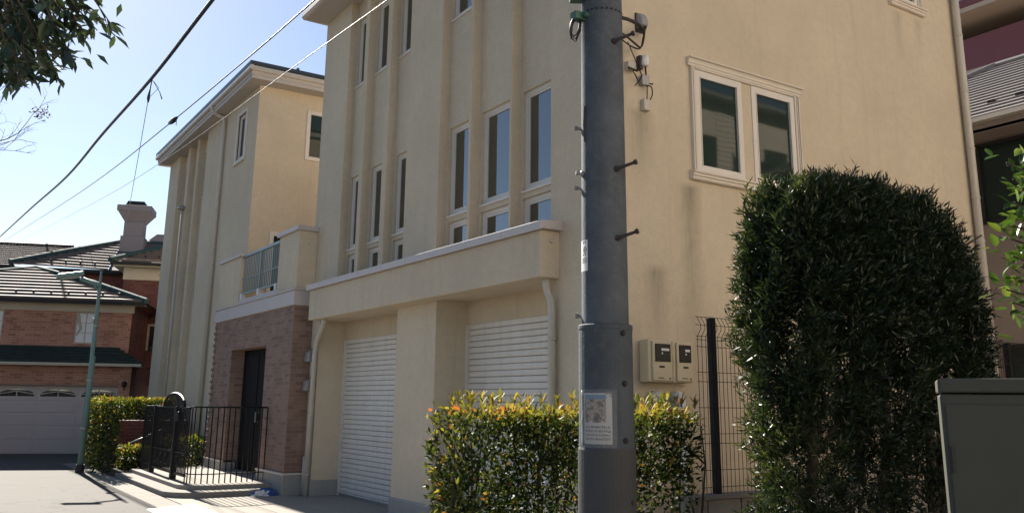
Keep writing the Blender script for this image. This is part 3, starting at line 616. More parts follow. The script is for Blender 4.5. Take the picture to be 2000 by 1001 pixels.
bo('upper_roof_side', MB().poly([(1.46, .15, 4.76), (1.46, 6.5, 4.76), ap]), m_tilegr)
bo('upper_roof_back', MB().poly([(-9, .15, 4.76), ap, (-9, 6.5, 4.76)]), m_tile)
bo('hip_ridge', MB().tube([(1.50, .12, 4.80), (-.6, 1.69, 5.54), ap], .10, 8), m_tilegr)
bo('hip_ridge', MB().tube([(-9, .15, 4.80), ap], .10, 8), m_tilegr)
# second, higher mass behind
bo('rear_wall', MB().box(-10, .5, 6.4, 6.6, 4.5, 6.5), m_redbrick2)
bo('rear_soffit', MB().box(-10, .5, 5.9, 6.6, 6.40, 6.5), m_iron)
bo('rear_gutter', MB().box(-4.6, -.4, 5.82, 5.92, 6.44, 6.56), m_iron)
hp = (-1.16, 9, 8.25)
tiled('rear_roof', ((-4.62, 5.85, 6.66), (-1.0, 5.85, 6.56), (hp[0]+.02, hp[1], hp[2]), (hp[0]-.02, hp[1], hp[2])), 11, m_tile, guards=.55)
bo('rear_roof_side', MB().poly([(-1.0, 5.85, 6.56), (4, 5.85, 6.56), (4, 9, 8.25), hp]), m_tile)
bo('hip_ridge', MB().tube([(-4.65, 5.85, 6.72), (-2.9, 7.4, 7.5), hp], .12, 8), m_tilegr)
bo('ridge', MB().tube([hp, (3, 9, 8.2)], .11, 8), m_tilegr)
tiled('left_roof', ((-12, 6.2, 6.60), (-4.55, 6.2, 6.60), (-3.2, 9.3, 7.93), (-12, 9.3, 7.93)), 11, m_tile, guards=.8)
bo('ridge', MB().tube([(-12, 9.3, 7.97), (-3.2, 9.3, 7.97)], .09, 8), m_iron)
bo('left_gutter', MB().box(-12, -4.6, 6.1, 6.2, 6.48, 6.60), m_iron)
# side tower on the right
bo('tower_wall', MB().box(-.03, 4.5, 4.0, 8, 2.0, 5.98), m_redbrick2)
bo('tower_frieze', MB().box(-.06, 4.5, 3.97, 8, 5.98, 6.45), m_frieze)
bo('tower_soffit', MB().box(-.40, 4.9, 3.62, 8.2, 6.45, 6.52), m_frieze)
bo('tower_gutter', MB().box(-.48, 4.9, 3.52, 3.64, 6.50, 6.62), m_iron)
bo('tower_side_gutter', MB().box(-.48, -.38, 3.60, 6.0, 6.50, 6.62), m_iron)
tiled('tower_roof', ((-.48, 3.55, 6.64), (4.9, 3.55, 6.64), (2.6, 5.9, 7.62), (1.3, 5.9, 7.62)), 8, m_tile, guards=.5)
bo('hip_ridge', MB().tube([(-.50, 3.52, 6.66), (1.3, 5.9, 7.66)], .12, 8), m_tilegr)
tw = bo('window', MB().box(1.02, 1.10, 3.95, 4.0, 3.3, 4.3).box(1.45, 1.53, 3.95, 4.0, 3.3, 4.3).box(1.10, 1.45, 3.95, 4.0, 4.22, 4.3), m_frieze)
bo('pane', MB().box(1.10, 1.45, 3.97, 3.99, 3.3, 4.22), m_glass, tw)
# chimney
ch = bo('chimney', MB().box(-1.0, -.2, 8, 8.8, 7.4, 9.0), m_chim, bevel=.02)
bo('chimney_base', MB().box(-1.08, -.12, 7.92, 8.88, 7.4, 8.36), m_chim, ch, bevel=.02)
bo('chimney_flare', MB().add([(-1.0, 8, 9.0), (-.2, 8, 9.0), (-.2, 8.8, 9.0), (-1.0, 8.8, 9.0), (-1.27, 7.73, 9.42), (.08, 7.73, 9.42), (.08, 9.07, 9.42), (-1.27, 9.07, 9.42)], [(0, 1, 5, 4), (1, 2, 6, 5), (2, 3, 7, 6), (3, 0, 4, 7)]), m_chim, ch)
bo('chimney_top', MB().box(-1.30, .11, 7.70, 9.10, 9.42, 9.68), m_chim, ch, bevel=.02)
bo('chimney_cowl', MB().add([(-1.05, 8, 9.68), (-.18, 8, 9.68), (-.18, 8.8, 9.68), (-1.05, 8.8, 9.68), (-.95, 8.1, 9.93), (-.28, 8.1, 9.93), (-.28, 8.7, 9.93), (-.95, 8.7, 9.93)], [(0, 1, 5, 4), (1, 2, 6, 5), (2, 3, 7, 6), (3, 0, 4, 7), (4, 5, 6, 7)]), m_iron, ch)
bo('roof_box', MB().add([(-.3, 9, 8.2), (3, 9, 8.2), (3, 10, 8.2), (-.3, 10, 8.2), (.2, 9.2, 8.7), (3, 9.2, 8.7), (3, 9.8, 8.7), (.2, 9.8, 8.7)], [(0, 1, 5, 4), (1, 2, 6, 5), (2, 3, 7, 6), (3, 0, 4, 7), (4, 5, 6, 7)]), m_chim)
# ================================================================== NEIGHBOUR HOUSE AND APARTMENT BLOCK to the right
NB = thing('neighbour_house', 'tan house with grey slate hip roof and dark window behind the cream house', 'house', (19, 7, 0))
obj('wall', wallgrid((1.5, 11.5), (0, 6.25), [(5.6, 8.45, 4.72, 6.20, .1), (5.5, 8.3, .8, 2.6, .1)], lambda u, v, d: (15.6+d, u, v), .1), m_tanwall, NB)
[obj('end_wall', MB().box(15.7, 23, q, q+.05, 0, 6.25), m_tanwall, NB) for q in (11.45, 1.5)]
for (a, b, c, d) in ((5.6, 8.45, 4.72, 6.20), (5.5, 8.3, .8, 2.6)):
    W = obj('window', MB().box(15.56, 15.70, a, a+.06, c, d).box(15.56, 15.70, b-.06, b, c, d).box(15.56, 15.70, a+.06, b-.06, d-.06, d).box(15.56, 15.70, a+.06, b-.06, c, c+.06).box(15.6, 15.68, (a+b)/2-.04, (a+b)/2+.04, c+.06, d-.06), m_iron, NB)
    obj('pane', MB().box(15.66, 15.67, a+.06, b-.06, c+.06, d-.06), m_glassg, W)
obj('soffit', MB().box(15.02, 23.5, 1.2, 11.8, 6.24, 6.30), m_tanwall, NB)
obj('gutter', MB().prism([(15.02, 6.52), (14.93, 6.50), (14.92, 6.42), (15.02, 6.40)], 'Y', 1.2, 11.8), m_pipe, NB)
obj('fascia', MB().box(15.02, 15.06, 1.2, 11.8, 6.25, 6.47), m_tanwall, NB)
def tiledw(name, quad, n, mat, parent, th=.04):
    p0, p1, p2, p3 = map(np.array, quad); nrm = np.cross(p1-p0, p3-p0); nrm = nrm/np.linalg.norm(nrm)
    if nrm[2] < 0: nrm = -nrm
    mb = MB()
    for i in range(n):
        a, b = i/n, (i+1)/n
        l0, r0 = p0+(p3-p0)*a, p1+(p2-p1)*a; l1, r1 = p0+(p3-p0)*b, p1+(p2-p1)*b; up = nrm*th
        mb.add([l0, r0, l0+up, r0+up, l1+up*.1, r1+up*.1], [(0, 1, 3, 2), (2, 3, 5, 4)])
    return obj(name, mb, mat, parent)
APX = (18.2, 9.2, 8.55)
nr = tiledw('roof', ((14.98, 13.5, 6.50), (14.98, 1.2, 6.50), (18.2, 5.6, 8.55), APX), 17, m_slate, NB)
obj('roof_end', MB().poly([(14.98, 1.2, 6.5), (23.5, 1.2, 6.5), (18.2, 5.6, 8.55)]), m_slate, NB)
obj('hip_ridge', MB().tube([(14.98, 13.5, 6.56), (18.2, 9.2, 8.6)], .06, 8), m_slate, NB)
obj('ridge', MB().tube([(18.2, 9.2, 8.6), (18.2, 5.6, 8.6)], .06, 8), m_slate, NB)
for yy in (7.45, 7.95, 6.9): obj('snow_guard', MB().box(15.55, 15.62, yy, yy+.13, 6.86, 6.96), m_iron, nr)
AP = thing('apartment_block', 'maroon balconied apartment block rising behind the slate roof', 'building', (32, 12, 0))
obj('wall', MB().box(27.6, 38, -4, 24, 0, 13.1), m_maroon, AP)
obj('roof_slab', MB().box(25.4, 38.5, -5, 25, 13.35, 13.62), m_aptwhite, AP)
obj('roof_edge', MB().box(25.35, 25.42, -5, 25, 13.50, 13.75), m_maroon, AP)
for k, z in enumerate((11.45, 8.5, 5.5, 2.5)):
    bl = obj('balcony', MB().box(26.0, 26.15, -4, 24, z+.25, z+1.28), m_maroon, AP)
    obj('balcony_slab', MB().box(25.98, 27.7, -4, 24, z, z+.25), m_aptwhite, bl)
    for yy in (-1, 4, 9, 14, 19):
        W = obj('balcony_door', MB().box(27.56, 27.6, yy, yy+2.6, z+.3, z+1.75), m_iron, AP)
        obj('pane', MB().box(27.54, 27.56, yy+.1, yy+2.5, z+.4, z+1.65), m_glass, W)
# house across the road behind the viewer; it shows in the side-wall window and bounces light
OP = thing('opposite_house', 'pale sided four-storey house across the lane, mirrored in the side window', 'house', (13, -12, 0))
m_siding = MAT('pale_siding', (.62, .54, .44), .8, .06, 2)
mbo = wallgrid((1.0, 31), (0, 13.0), [(7+4*i, 8.4+4*i, z, z+1.3, .1) for i in range(6) for z in (1.2, 4.2, 7.2, 10.2)], lambda u, v, d: (u, -9.0-d, v), .1)
obj('wall', mbo, m_siding, OP)
sidb = MB()
for i in range(62):
    for q in range(7): sidb.prism([(-9.002, .2+i*.2), (-8.975, .2+i*.2), (-8.998, .39+i*.2)], 'X', 1.0 if q == 0 else 8.4+4*(q-1), 7.0+4*q if q < 6 else 31.0)
obj('siding_boards', sidb, m_siding, OP, kind='stuff')
for i in range(6):
    for z in (1.2, 4.2, 7.2, 10.2): obj('pane', MB().box(7+4*i, 8.4+4*i, -9.08, -9.06, z, z+1.3), m_glassg, OP)
obj('roof', MB().prism([(-8.4, 12.9), (-8.4, 13.05), (-13, 15.0), (-17.6, 13.05), (-17.6, 12.9)], 'X', .6, 31.4), m_slate, OP)
obj('end_wall', MB().box(1.0, 1.1, -17, -9.05, 0, 13.0), m_siding, OP); obj('end_wall', MB().box(30.9, 31, -17, -9.05, 0, 13.0), m_siding, OP)
t = thing('garden_wall', 'plain grey garden wall on the far side of the road', 'wall', (-3.6, 17, 0))
obj('wall', MB().box(-3.7, -3.5, 8.5, 34, 0, 1.7), m_wallconc, t); obj('coping', MB().box(-3.75, -3.45, 8.5, 34, 1.7, 1.78), m_kerb, t)
# ================================================================== FOLIAGE HELPERS
def unit(a): return a/(np.linalg.norm(a, axis=1, keepdims=True)+1e-9)
def leafmesh(name, P, D, N, L, W, T, mat, parent=None, kind='stuff', simple=False):
    n = len(P); D = unit(D); S = unit(np.cross(D, N)); N = np.cross(S, D)
    L = L[:, None]; W = W[:, None]
    if simple:
        vs = np.stack([P, P+D*L*.45+S*W*.5, P+D*L, P+D*L*.45-S*W*.5], 1); k = 4
        loops = np.array([0, 1, 2, 3]); tot = [4]
    else:
        mc = P+D*L*.45-N*W*.14
        vs = np.stack([P, P+D*L*.42+S*W*.5+N*W*.08, P+D*L-N*L*.12, P+D*L*.42-S*W*.5+N*W*.08, mc], 1); k = 5
        loops = np.array([0, 1, 4, 1, 2, 4, 4, 2, 3, 0, 4, 3]); tot = [3]*4
    v = vs.reshape(-1, 3)
    loc = np.zeros(3)
    if parent is not None: v = v-np.array(root_of(parent).location)
    me = bpy.data.meshes.new(name); nf = len(tot)*n
    me.vertices.add(len(v)); me.vertices.foreach_set('co', v.astype(np.float32).ravel())
    idx = (loops[None, :]+(np.arange(n)*k)[:, None]).ravel()
    me.loops.add(len(idx)); me.loops.foreach_set('vertex_index', idx.astype(np.int32))
    lt = np.tile(tot, n); ls = np.concatenate([[0], np.cumsum(lt)[:-1]])
    me.polygons.add(nf); me.polygons.foreach_set('loop_start', ls.astype(np.int32))
    me.update(calc_edges=True); me.validate()
    at = me.attributes.new('tint', 'FLOAT', 'POINT'); at.data.foreach_set('value', np.repeat(T, k).astype(np.float32))
    me.materials.append(mat)
    o = link(bpy.data.objects.new(name, me))
    if parent is not None: o.parent = parent
    if kind: o['kind'] = kind
    return o
def rdir(n): return unit(rng.normal(size=(n, 3)))
def box_hedge(root, x0, x1, y0, y1, z0, z1, n, L, W, mat, top_tint, amp=.05, hole=.15, up=.35, seed=0):
    # leaves mostly in the outer shell of the clipped box, fewer inside, clumpy
    P = rng.uniform([x0, y0, z0], [x1, y1, z1], size=(n*3, 3))
    c = np.array([(x0+x1)/2, (y0+y1)/2, (z0+z1)/2]); h = np.array([(x1-x0)/2, (y1-y0)/2, (z1-z0)/2])
    edge = np.min(h-np.abs(P-c), axis=1)
    clump = (np.sin(P[:, 0]*9+seed)+np.sin(P[:, 2]*8+1.3*seed+P[:, 0]*4)+np.sin(P[:, 1]*11+P[:, 2]*5))/3
    low = (P[:, 2]-z0)/(z1-z0)
    keep = rng.uniform(size=len(P)) < np.clip(np.exp(-edge/.12)*.95+.12, 0, 1)*np.clip(.62+.55*clump, .06, 1)*np.clip(.45+1.3*low, 0, 1)
    if seed == 0: keep &= ~((P[:, 0] > x1-.75) & (P[:, 2] < .95) & (rng.uniform(size=len(P)) < .62)) & ~((P[:, 0] > x1-.14-.5*np.clip(1.0-P[:, 2], 0, 1)))
    P = P[keep][:n]; m_ = len(P)
    P = P+rng.normal(size=P.shape)*amp*.4
    out = unit((P-c)/h**1.5)
    D = unit(rdir(m_)*.9+out*.8+np.array([0, 0, up])); N = unit(rdir(m_)+np.array([0, 0, .8]))
    T = np.clip(rng.beta(2, 4, m_)*.9, 0, 1)
    zt = (P[:, 2]-(z1-.14))/.14
    T = np.where(zt > 0, np.clip(T*.5+top_tint*np.clip(zt*.8+.2, 0, 1)+rng.normal(0, .1, m_), 0, 1), T)
    xl = (x0+.12-P[:, 0])/.12
    T = np.where(xl > 0, np.clip(T*.7+.35*xl+rng.normal(0, .12, m_), 0, 1), T)  # left end tinted lighter, sunlight painted into the leaf colour
    T = np.where(rng.uniform(size=m_) < .16, rng.uniform(.5, .78, m_), T)
    T = np.where(rng.uniform(size=m_) < .015, .95, T)
    return leafmesh('foliage', P, D, N, L*rng.uniform(.5, 1.45, m_), W*rng.uniform(.6, 1.3, m_), T, mat, root)
def stems(root, xs, y, z1, mat=m_bark, r=.014, yw=.1):
    for x in xs:
        p = np.array([x, y+random.uniform(-yw, yw), 0.]); mb = MB(); pts = [p.copy()]
        for k in range(5): p = p+np.array([random.uniform(-.05, .05), random.uniform(-.03, .03), z1/5]); pts.append(p.copy())
        mb.tube(pts, [r*(1-.14*i) for i in range(6)], 6)
        for k in range(4):
            a = pts[random.randint(1, 4)]; b = a+np.array([random.uniform(-.2, .2), random.uniform(-.15, .15), random.uniform(.15, .35)])
            mb.tube([a, (a+b)/2+np.array([.02, 0, -.02]), b], [r*.55, r*.45, r*.25], 5)
        obj('stem', mb, mat, root, smooth=True)
# single leaf mesh shared by individually built leaves
def leaf_proto(name, L, W, mat, tint, curl=.12):
    v = [(0, 0, 0), (.28*L, .40*W, .05*W), (.62*L, .42*W, .03*W), (L, 0, -curl*L), (.62*L, -.42*W, .03*W), (.28*L, -.40*W, .05*W), (.3*L, 0, -.10*W), (.65*L, 0, -.16*W)]
    f = [(0, 1, 6), (1, 2, 7, 6), (2, 3, 7), (7, 3, 4), (6, 7, 4, 5), (0, 6, 5)]
    me = bpy.data.meshes.new(name); me.from_pydata(v, [], [q[::-1] for q in f]); me.update()
    at = me.attributes.new('tint', 'FLOAT', 'POINT'); at.data.foreach_set('value', [tint]*8)
    me.polygons.foreach_set('use_smooth', [True]*len(me.polygons)); me.materials.append(mat); return me
def put_leaf(me, parent, p, d, n, s=1.0):
    d = np.array(d)/np.linalg.norm(d); y = np.cross(n, d); y = y/np.linalg.norm(y); z = np.cross(d, y)
    o = bpy.data.objects.new('leaf', me); COL.objects.link(o); o.parent = parent
    L = np.array(root_of(parent).location); q = np.array(p)-L
    o.matrix_local = Matrix(((d[0]*s, y[0]*s, z[0]*s, q[0]), (d[1]*s, y[1]*s, z[1]*s, q[1]), (d[2]*s, y[2]*s, z[2]*s, q[2]), (0, 0, 0, 1)))
    return o
# ================================================================== FRONT HEDGE
HG = thing('photinia_hedge', 'clipped photinia hedge with yellow and red new shoots behind the utility pole', 'hedge', (4.2, 5.5, 0))
box_hedge(HG, 3.08, 5.38, 5.24, 5.78, .05, 1.48, 24000, .055, .026, m_lf_hedge, .68)
stems(HG, np.linspace(3.1, 5.3, 13), 5.5, 1.35, r=.016, yw=.14)
lp = [leaf_proto('leaf', .075, .03, m_lf_hedge, t) for t in (.62, .72, .80, .86, .93)]
for i in range(280):
    if i % 7 == 0: bx, by = random.uniform(3.09, 5.36), random.uniform(5.26, 5.76)
    elif i % 7 == 1: pass
    k = i % 7; th = k*2.4+random.uniform(-.4, .4); el = random.uniform(.6, 1.45)
    d = (math.cos(th)*math.cos(el), math.sin(th)*math.cos(el), math.sin(el))
    put_leaf(lp[min(4, int(random.betavariate(2, 2.6)*5)) if by > 0 else 0], HG, (bx+random.uniform(-.01, .01), by+random.uniform(-.01, .01), 1.50+(i*37 % 10)*.009), d, (-d[0]*.6, -d[1]*.6, 1.2), random.uniform(.7, 1.15))
# ================================================================== BIG PODOCARPUS BUSH
BU = thing('podocarpus_bush', 'tall clipped dark podocarpus bush in front of the black mesh fence', 'bush', (5.7, 3.97, 0))
bx0, bx1, by0, by1, bz1 = 4.55, 6.84, 3.60, 4.34, 3.13
cB = np.array([(bx0+bx1)/2, (by0+by1)/2, 1.55]); hB = np.array([(bx1-bx0)/2, (by1-by0)/2, bz1-1.55])
ns = 15000
Q = rng.uniform(-1, 1, size=(ns*5, 3))
ztop = np.maximum(Q[:, 2], 0); Xs = Q[:, 0]
rr = (np.abs(Xs)**3.8+np.abs(Q[:, 1])**3.6+np.where(Q[:, 2] > 0, ztop*(1+.07*np.maximum(Q[:, 0], 0)**2), np.abs(Q[:, 2])*.9)**3.8)**(1/3.8)
lumps = .015*np.sin(Q[:, 0]*9+Q[:, 2]*4)+.02*np.sin(Q[:, 2]*11+2*Q[:, 0])+.04*np.sin(Q[:, 1]*8+Q[:, 2]*7)
clump = (np.sin(Q[:, 0]*13+.7+2*np.sin(Q[:, 2]*5))+np.sin(Q[:, 2]*14+Q[:, 0]*5+Q[:, 1]*3)+np.sin(Q[:, 1]*6+Q[:, 2]*9-Q[:, 0]*11))/3
lowz = np.clip((Q[:, 2]+.85)/1.1, 0.0, 1)
ok = (rr < 1.0+lumps)
pk = np.clip(np.where(rr > .80, 1.0, .26)*np.clip(np.where(Q[:, 2] > .45, .9, .55)+np.where(Q[:, 2] > .45, .12, .85)*clump, .02, 1)*(.15+.85*lowz**1.3), 0, 1)
keep = ok & (rng.uniform(size=len(Q)) < pk) & ((Q[:, 2] > -.82))
Q = Q[keep][:ns]; C0 = cB+Q*hB
outd = unit(Q**3/hB)
stray = rng.uniform(size=len(C0)) < .03
C0 = C0+outd*np.where(stray, rng.uniform(.03, .10, len(C0)), 0)[:, None]
K = 12
Pn = np.repeat(C0, K, 0); od = np.repeat(outd, K, 0); n_ = len(Pn)
shoot = np.repeat(unit(outd*.8+rdir(len(C0))*.7+np.array([0, 0, .45])), K, 0)
along = np.tile(np.linspace(-.05, .07, K), len(C0))
Pp = Pn+shoot*along[:, None]; Dd = unit(shoot*.75+rdir(n_)*.7+np.array([0, 0, .15]))
cl2 = np.clip((np.sin(Q[:, 0]*7+1.1)+np.sin(Q[:, 2]*8-Q[:, 0]*3)+np.sin(Q[:, 2]*15+Q[:, 0]*9))/2, 0, 1)
Tt = np.clip(rng.beta(1.6, 5, n_)+np.repeat(.30*(Q[:, 2] > .8)+.35*(Q[:, 0] < -.75)+.40*cl2*(Q[:, 2] < .2), K)*rng.uniform(size=n_), 0, 1)  # sunlit top, left edge and low glints painted into the tint
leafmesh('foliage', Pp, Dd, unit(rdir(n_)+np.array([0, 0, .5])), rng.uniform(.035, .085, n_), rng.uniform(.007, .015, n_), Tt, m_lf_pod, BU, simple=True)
for x0 in (5.05, 5.6, 6.15, 6.5):
    p = np.array([x0, 3.98+random.uniform(-.1, .1), 0.]); pts = [p.copy()]; mb = MB()
    for k in range(7): p = p+np.array([random.uniform(-.07, .07), random.uniform(-.05, .05), .40]); pts.append(p.copy())
    mb.tube(pts, [.05-.005*i for i in range(8)], 8)
    for k in range(11):
        a = pts[random.randint(1, 6)]; b = a+np.array([random.uniform(-.5, .5), random.uniform(-.3, .3), random.uniform(.15, .5)])
        mb.tube([a, (a+b)/2+np.array([0, 0, .06]), b], [.02, .015, .008], 6)
    obj('trunk', mb, m_bark, BU, smooth=True)
# ================================================================== MESH FENCE and low wall
LW = thing('low_block_wall', 'low grey concrete block wall under the black mesh fence', 'wall', (9.5, 5.7, 0))
obj('coping', MB().box(5.47, 14.2, 5.62, 5.80, .765, .80), m_kerb, LW, bevel=.006)
bk = None
for r_ in range(4):
    x = 5.50-(.2 if r_ % 2 else 0)
    while x < 14.0:
        a, b = max(x, 5.50), min(x+.39, 14.15)
        if b-a > .05:
            o = obj('block', MB().box(a+.004, b-.004, 5.645, 5.775, .192*r_, .192*r_+.184), m_wallconc, LW)
        x += .4
obj('mortar_core', MB().box(5.51, 14.1, 5.655, 5.765, 0, .765), m_kerb, LW)
FE = thing('mesh_fence', 'black welded wire mesh fence with square posts on the low wall', 'fence', (9.5, 5.72, .8))
for x in (5.90, 7.90, 9.90, 10.85, 11.9, 13.9): obj('post', MB().box(x-.03, x+.03, 5.70, 5.76, .4, 2.30), m_blackp, FE, bevel=.006)
vw = obj('wire', MB().tube([(5.68, 5.685, .80), (5.68, 5.685, 2.13), (5.68, 5.64, 2.19), (5.68, 5.64, 2.23), (5.68, 5.685, 2.30)], .0028, 5), m_blackp, FE)
for i in range(1, 165): inst(vw, FE, (i*.05, 0, 0))
for z in (.86, 1.0, 1.22, 1.30, 1.52, 1.74, 1.82, 2.04, 2.10, 2.13, 2.23, 2.30):
    obj('wire', MB().tube([(5.66, 5.678 if z < 2.2 else 5.68, z), (13.9, 5.678 if z < 2.2 else 5.68, z)], .003, 5), m_blackp, FE)
# ================================================================== UTILITY POLE
PC = np.array([3.435, 4.205])
UP = thing('utility_pole', 'weathered grey utility pole with step bolts and dark plastic sleeve', 'utility pole', (PC[0], PC[1], 0))
def ring(z, r, n=40): return (PC[0], PC[1], z)
def lathe(zr, n=40): return MB().tube([(PC[0], PC[1], z) for z, r in zr], [r for z, r in zr], n)
obj('shaft', lathe([(0, .152), (1.9, .1425), (4.1, .1325), (4.15, .1325), (9.5, .11)]), m_polec, UP, smooth=True)
ta = math.atan2(-PC[1], -PC[0])    # direction from the pole to the lane
def onpole(th, r, z): return np.array([PC[0]+r*math.cos(ta+th), PC[1]+r*math.sin(ta+th), z])
sl_ = obj('upper_sleeve', lathe([(1.29, .163), (1.97, .161), (1.98, .164), (2.0, .164), (2.005, .158), (2.005, .14)]), m_sleeve, UP, smooth=False)
obj('lower_sleeve', lathe([(.0, .173), (1.285, .169), (1.295, .166), (1.3, .15)]), m_sleeve2, UP)
for th, z in ((.68, 1.95), (.72, 1.66), (.72, 1.34), (1.0, 1.0)):
    obj('rivet', MB().tube([onpole(th, .160, z), onpole(th, .169, z), onpole(th, .173, z)], [.018, .016, .008], 10), m_iron, sl_, smooth=True)
for th, z in ((.62, 2.95), (.62, 2.52), (.62, 3.79), (-1.25, 2.94), (-1.65, 3.25), (-1.65, 2.86), (-1.65, 2.06)):
    a = onpole(th, .12, z); b = onpole(th, .20, z+.012); dv = b-a; dv[2] = .03
    sidev = np.array([-math.sin(ta+th), math.cos(ta+th), 0])
    if th > 0: tip = b+np.array([.07, -.035, .02])
    else: tip = onpole(th, .168, z+.005)
    st = obj('step_bolt', MB().tube([a, onpole(th, .15, z), tip], [.013, .011, .010], 8), m_rust if th > 0 else m_galv, UP, smooth=True)
    obj('bolt_head', MB().tube([tip-(tip-a)/np.linalg.norm(tip-a)*.004, tip+(tip-a)/np.linalg.norm(tip-a)*.012], .017, 8), m_rust if th > 0 else m_galv, st)
    if th > -1.3: obj('bolt_base', MB().tube([onpole(th, .125, z), onpole(th, .15, z)], [.024, .018], 10), m_rust if th > 0 else m_galv, st, smooth=True)
# perforated steel band and the small green box at the top
bd = obj('steel_band', lathe([(3.99, .1335), (3.99, .137), (4.03, .137), (4.03, .1335)]), m_galv, UP)
for k in range(26): obj('band_hole', MB().tube([onpole(k*.24-3.1, .1365, 4.01), onpole(k*.24-3.1, .1385, 4.01)], .008, 8), m_iron, bd)
gb_c = onpole(-1.05, .165, 4.12)
gbx = obj('green_box', MB().obox(gb_c+np.array([0, 0, .14]), (.05, -.035, 0), (.03, .045, 0), (0, 0, .17)), m_greenbox, UP, bevel=.01)
obj('box_clamp', MB().tube([onpole(-.75, .13, 3.98), onpole(-.75, .165, 3.98)], .02, 8).box(gb_c[0]-.05, gb_c[0]+.03, gb_c[1]-.03, gb_c[1]+.03, 3.95, 4.0), m_greenbox, gbx)
for k in range(3):
    q = gb_c+np.array([-.03+.012*k, .01*k, -.13])
    obj('cable_loop', MB().tube([q, q+np.array([-.03, .01, -.07]), q+np.array([-.035, .015, -.13-.015*k]), q+np.array([-.01, .0, -.16-.01*k]), q+np.array([.02, -.01, -.1]), q+np.array([.03, -.01, .0])], .006, 6), m_cable, gbx, smooth=True)
for za, xr in ((7.32, 4.55), (6.72, 4.85)):
    ca = obj('crossarm', MB().box(2.9, xr, 4.11, 4.19, za-.09, za-.01), m_galv, UP, bevel=.006)
    obj('insulator', MB().tube([(xr-.15, 4.15, za-.02), (xr-.15, 4.15, za+.02), (xr-.15, 4.15, za+.1)], [.03, .045, .03], 10), m_white, ca)
# small printed plate wrapped round the pole, with ring emblem and number
def wrap_patch(name, th0, th1, z0, z1, r, mat, parent, n=12):
    mb = MB()
    for k in range(n+1):
        t = th0+(th1-th0)*k/n; mb.v.append(tuple(onpole(t, r, z0))); mb.v.append(tuple(onpole(t, r, z1)))
    mb.f = [(2*k, 2*k+2, 2*k+3, 2*k+1) for k in range(n)]
    return obj(name, mb, mat, parent, smooth=True)
rP = .1415
pl = wrap_patch('number_plate', -1.50, -.80, 2.325, 2.515, rP, m_white, UP)
def wrap_shape(name, polys, th_c, z_c, r, mat, parent):
    mb = MB()
    for P_ in polys: mb.poly([onpole(th_c+x/r, r, z_c+y) for x, y in P_])
    return obj(name, mb, mat, parent)
ringp = []
for k in range(16):
    a, b = 2*math.pi*k/16, 2*math.pi*(k+1)/16
    ringp.append([(.020*math.cos(a), .020*math.sin(a)), (.020*math.cos(b), .020*math.sin(b)), (.015*math.cos(b), .015*math.sin(b)), (.015*math.cos(a), .015*math.sin(a))])
ringp += [[(-.015, -.002), (.015, -.002), (.015, .002), (-.015, .002)], [(-.002, -.015), (.002, -.015), (.002, .015), (-.002, .015)]]
wrap_shape('emblem', ringp, -1.00, 2.455, rP+.001, m_iron, pl)
seg = {'a': (0, 1, 1, 1), 'g': (0, .5, 1, .5), 'd': (0, 0, 1, 0), 'f': (0, .5, 0, 1), 'b': (1, .5, 1, 1), 'e': (0, 0, 0, .5), 'c': (1, 0, 1, .5)}
def digit(s, x, y, w=.012, h=.026, t=.0035):
    out = []
    for k in s:
        x0, y0, x1, y1 = seg[k]; X0, X1 = x+min(x0, x1)*w-t/2, x+max(x0, x1)*w+t/2; Y0, Y1 = y+min(y0, y1)*h-t/2, y+max(y0, y1)*h+t/2
        out.append([(X0, Y0), (X1, Y0), (X1, Y1), (X0, Y1)])
    return out
dg = digit('abgcd', -.030, 0)+digit('afgcd', -.010, 0)+digit('afgcd', .010, 0)
wrap_shape('plate_number', dg, -1.02, 2.377, rP+.001, m_iron, pl)
wrap_shape('plate_lines', [[(-.028, 0), (.026, 0), (.026, .004), (-.028, .004)], [(-.02, .078), (-.008, .078), (-.008, .088), (-.02, .088)], [(.004, .078), (.016, .078), (.016, .088), (.004, .088)], [(-.02, .152), (-.010, .152), (-.010, .166), (-.02, .166)], [(.004, .152), (.014, .152), (.014, .166), (.004, .166)]], -1.02, 2.343, rP+.001, m_iron, pl)
obj('old_strap', MB().tube([onpole(-.95, .137, 3.14), onpole(-.96, .138, 3.25), onpole(-.94, .138, 3.37)], [.008, .011, .006], 6), m_rust, UP)
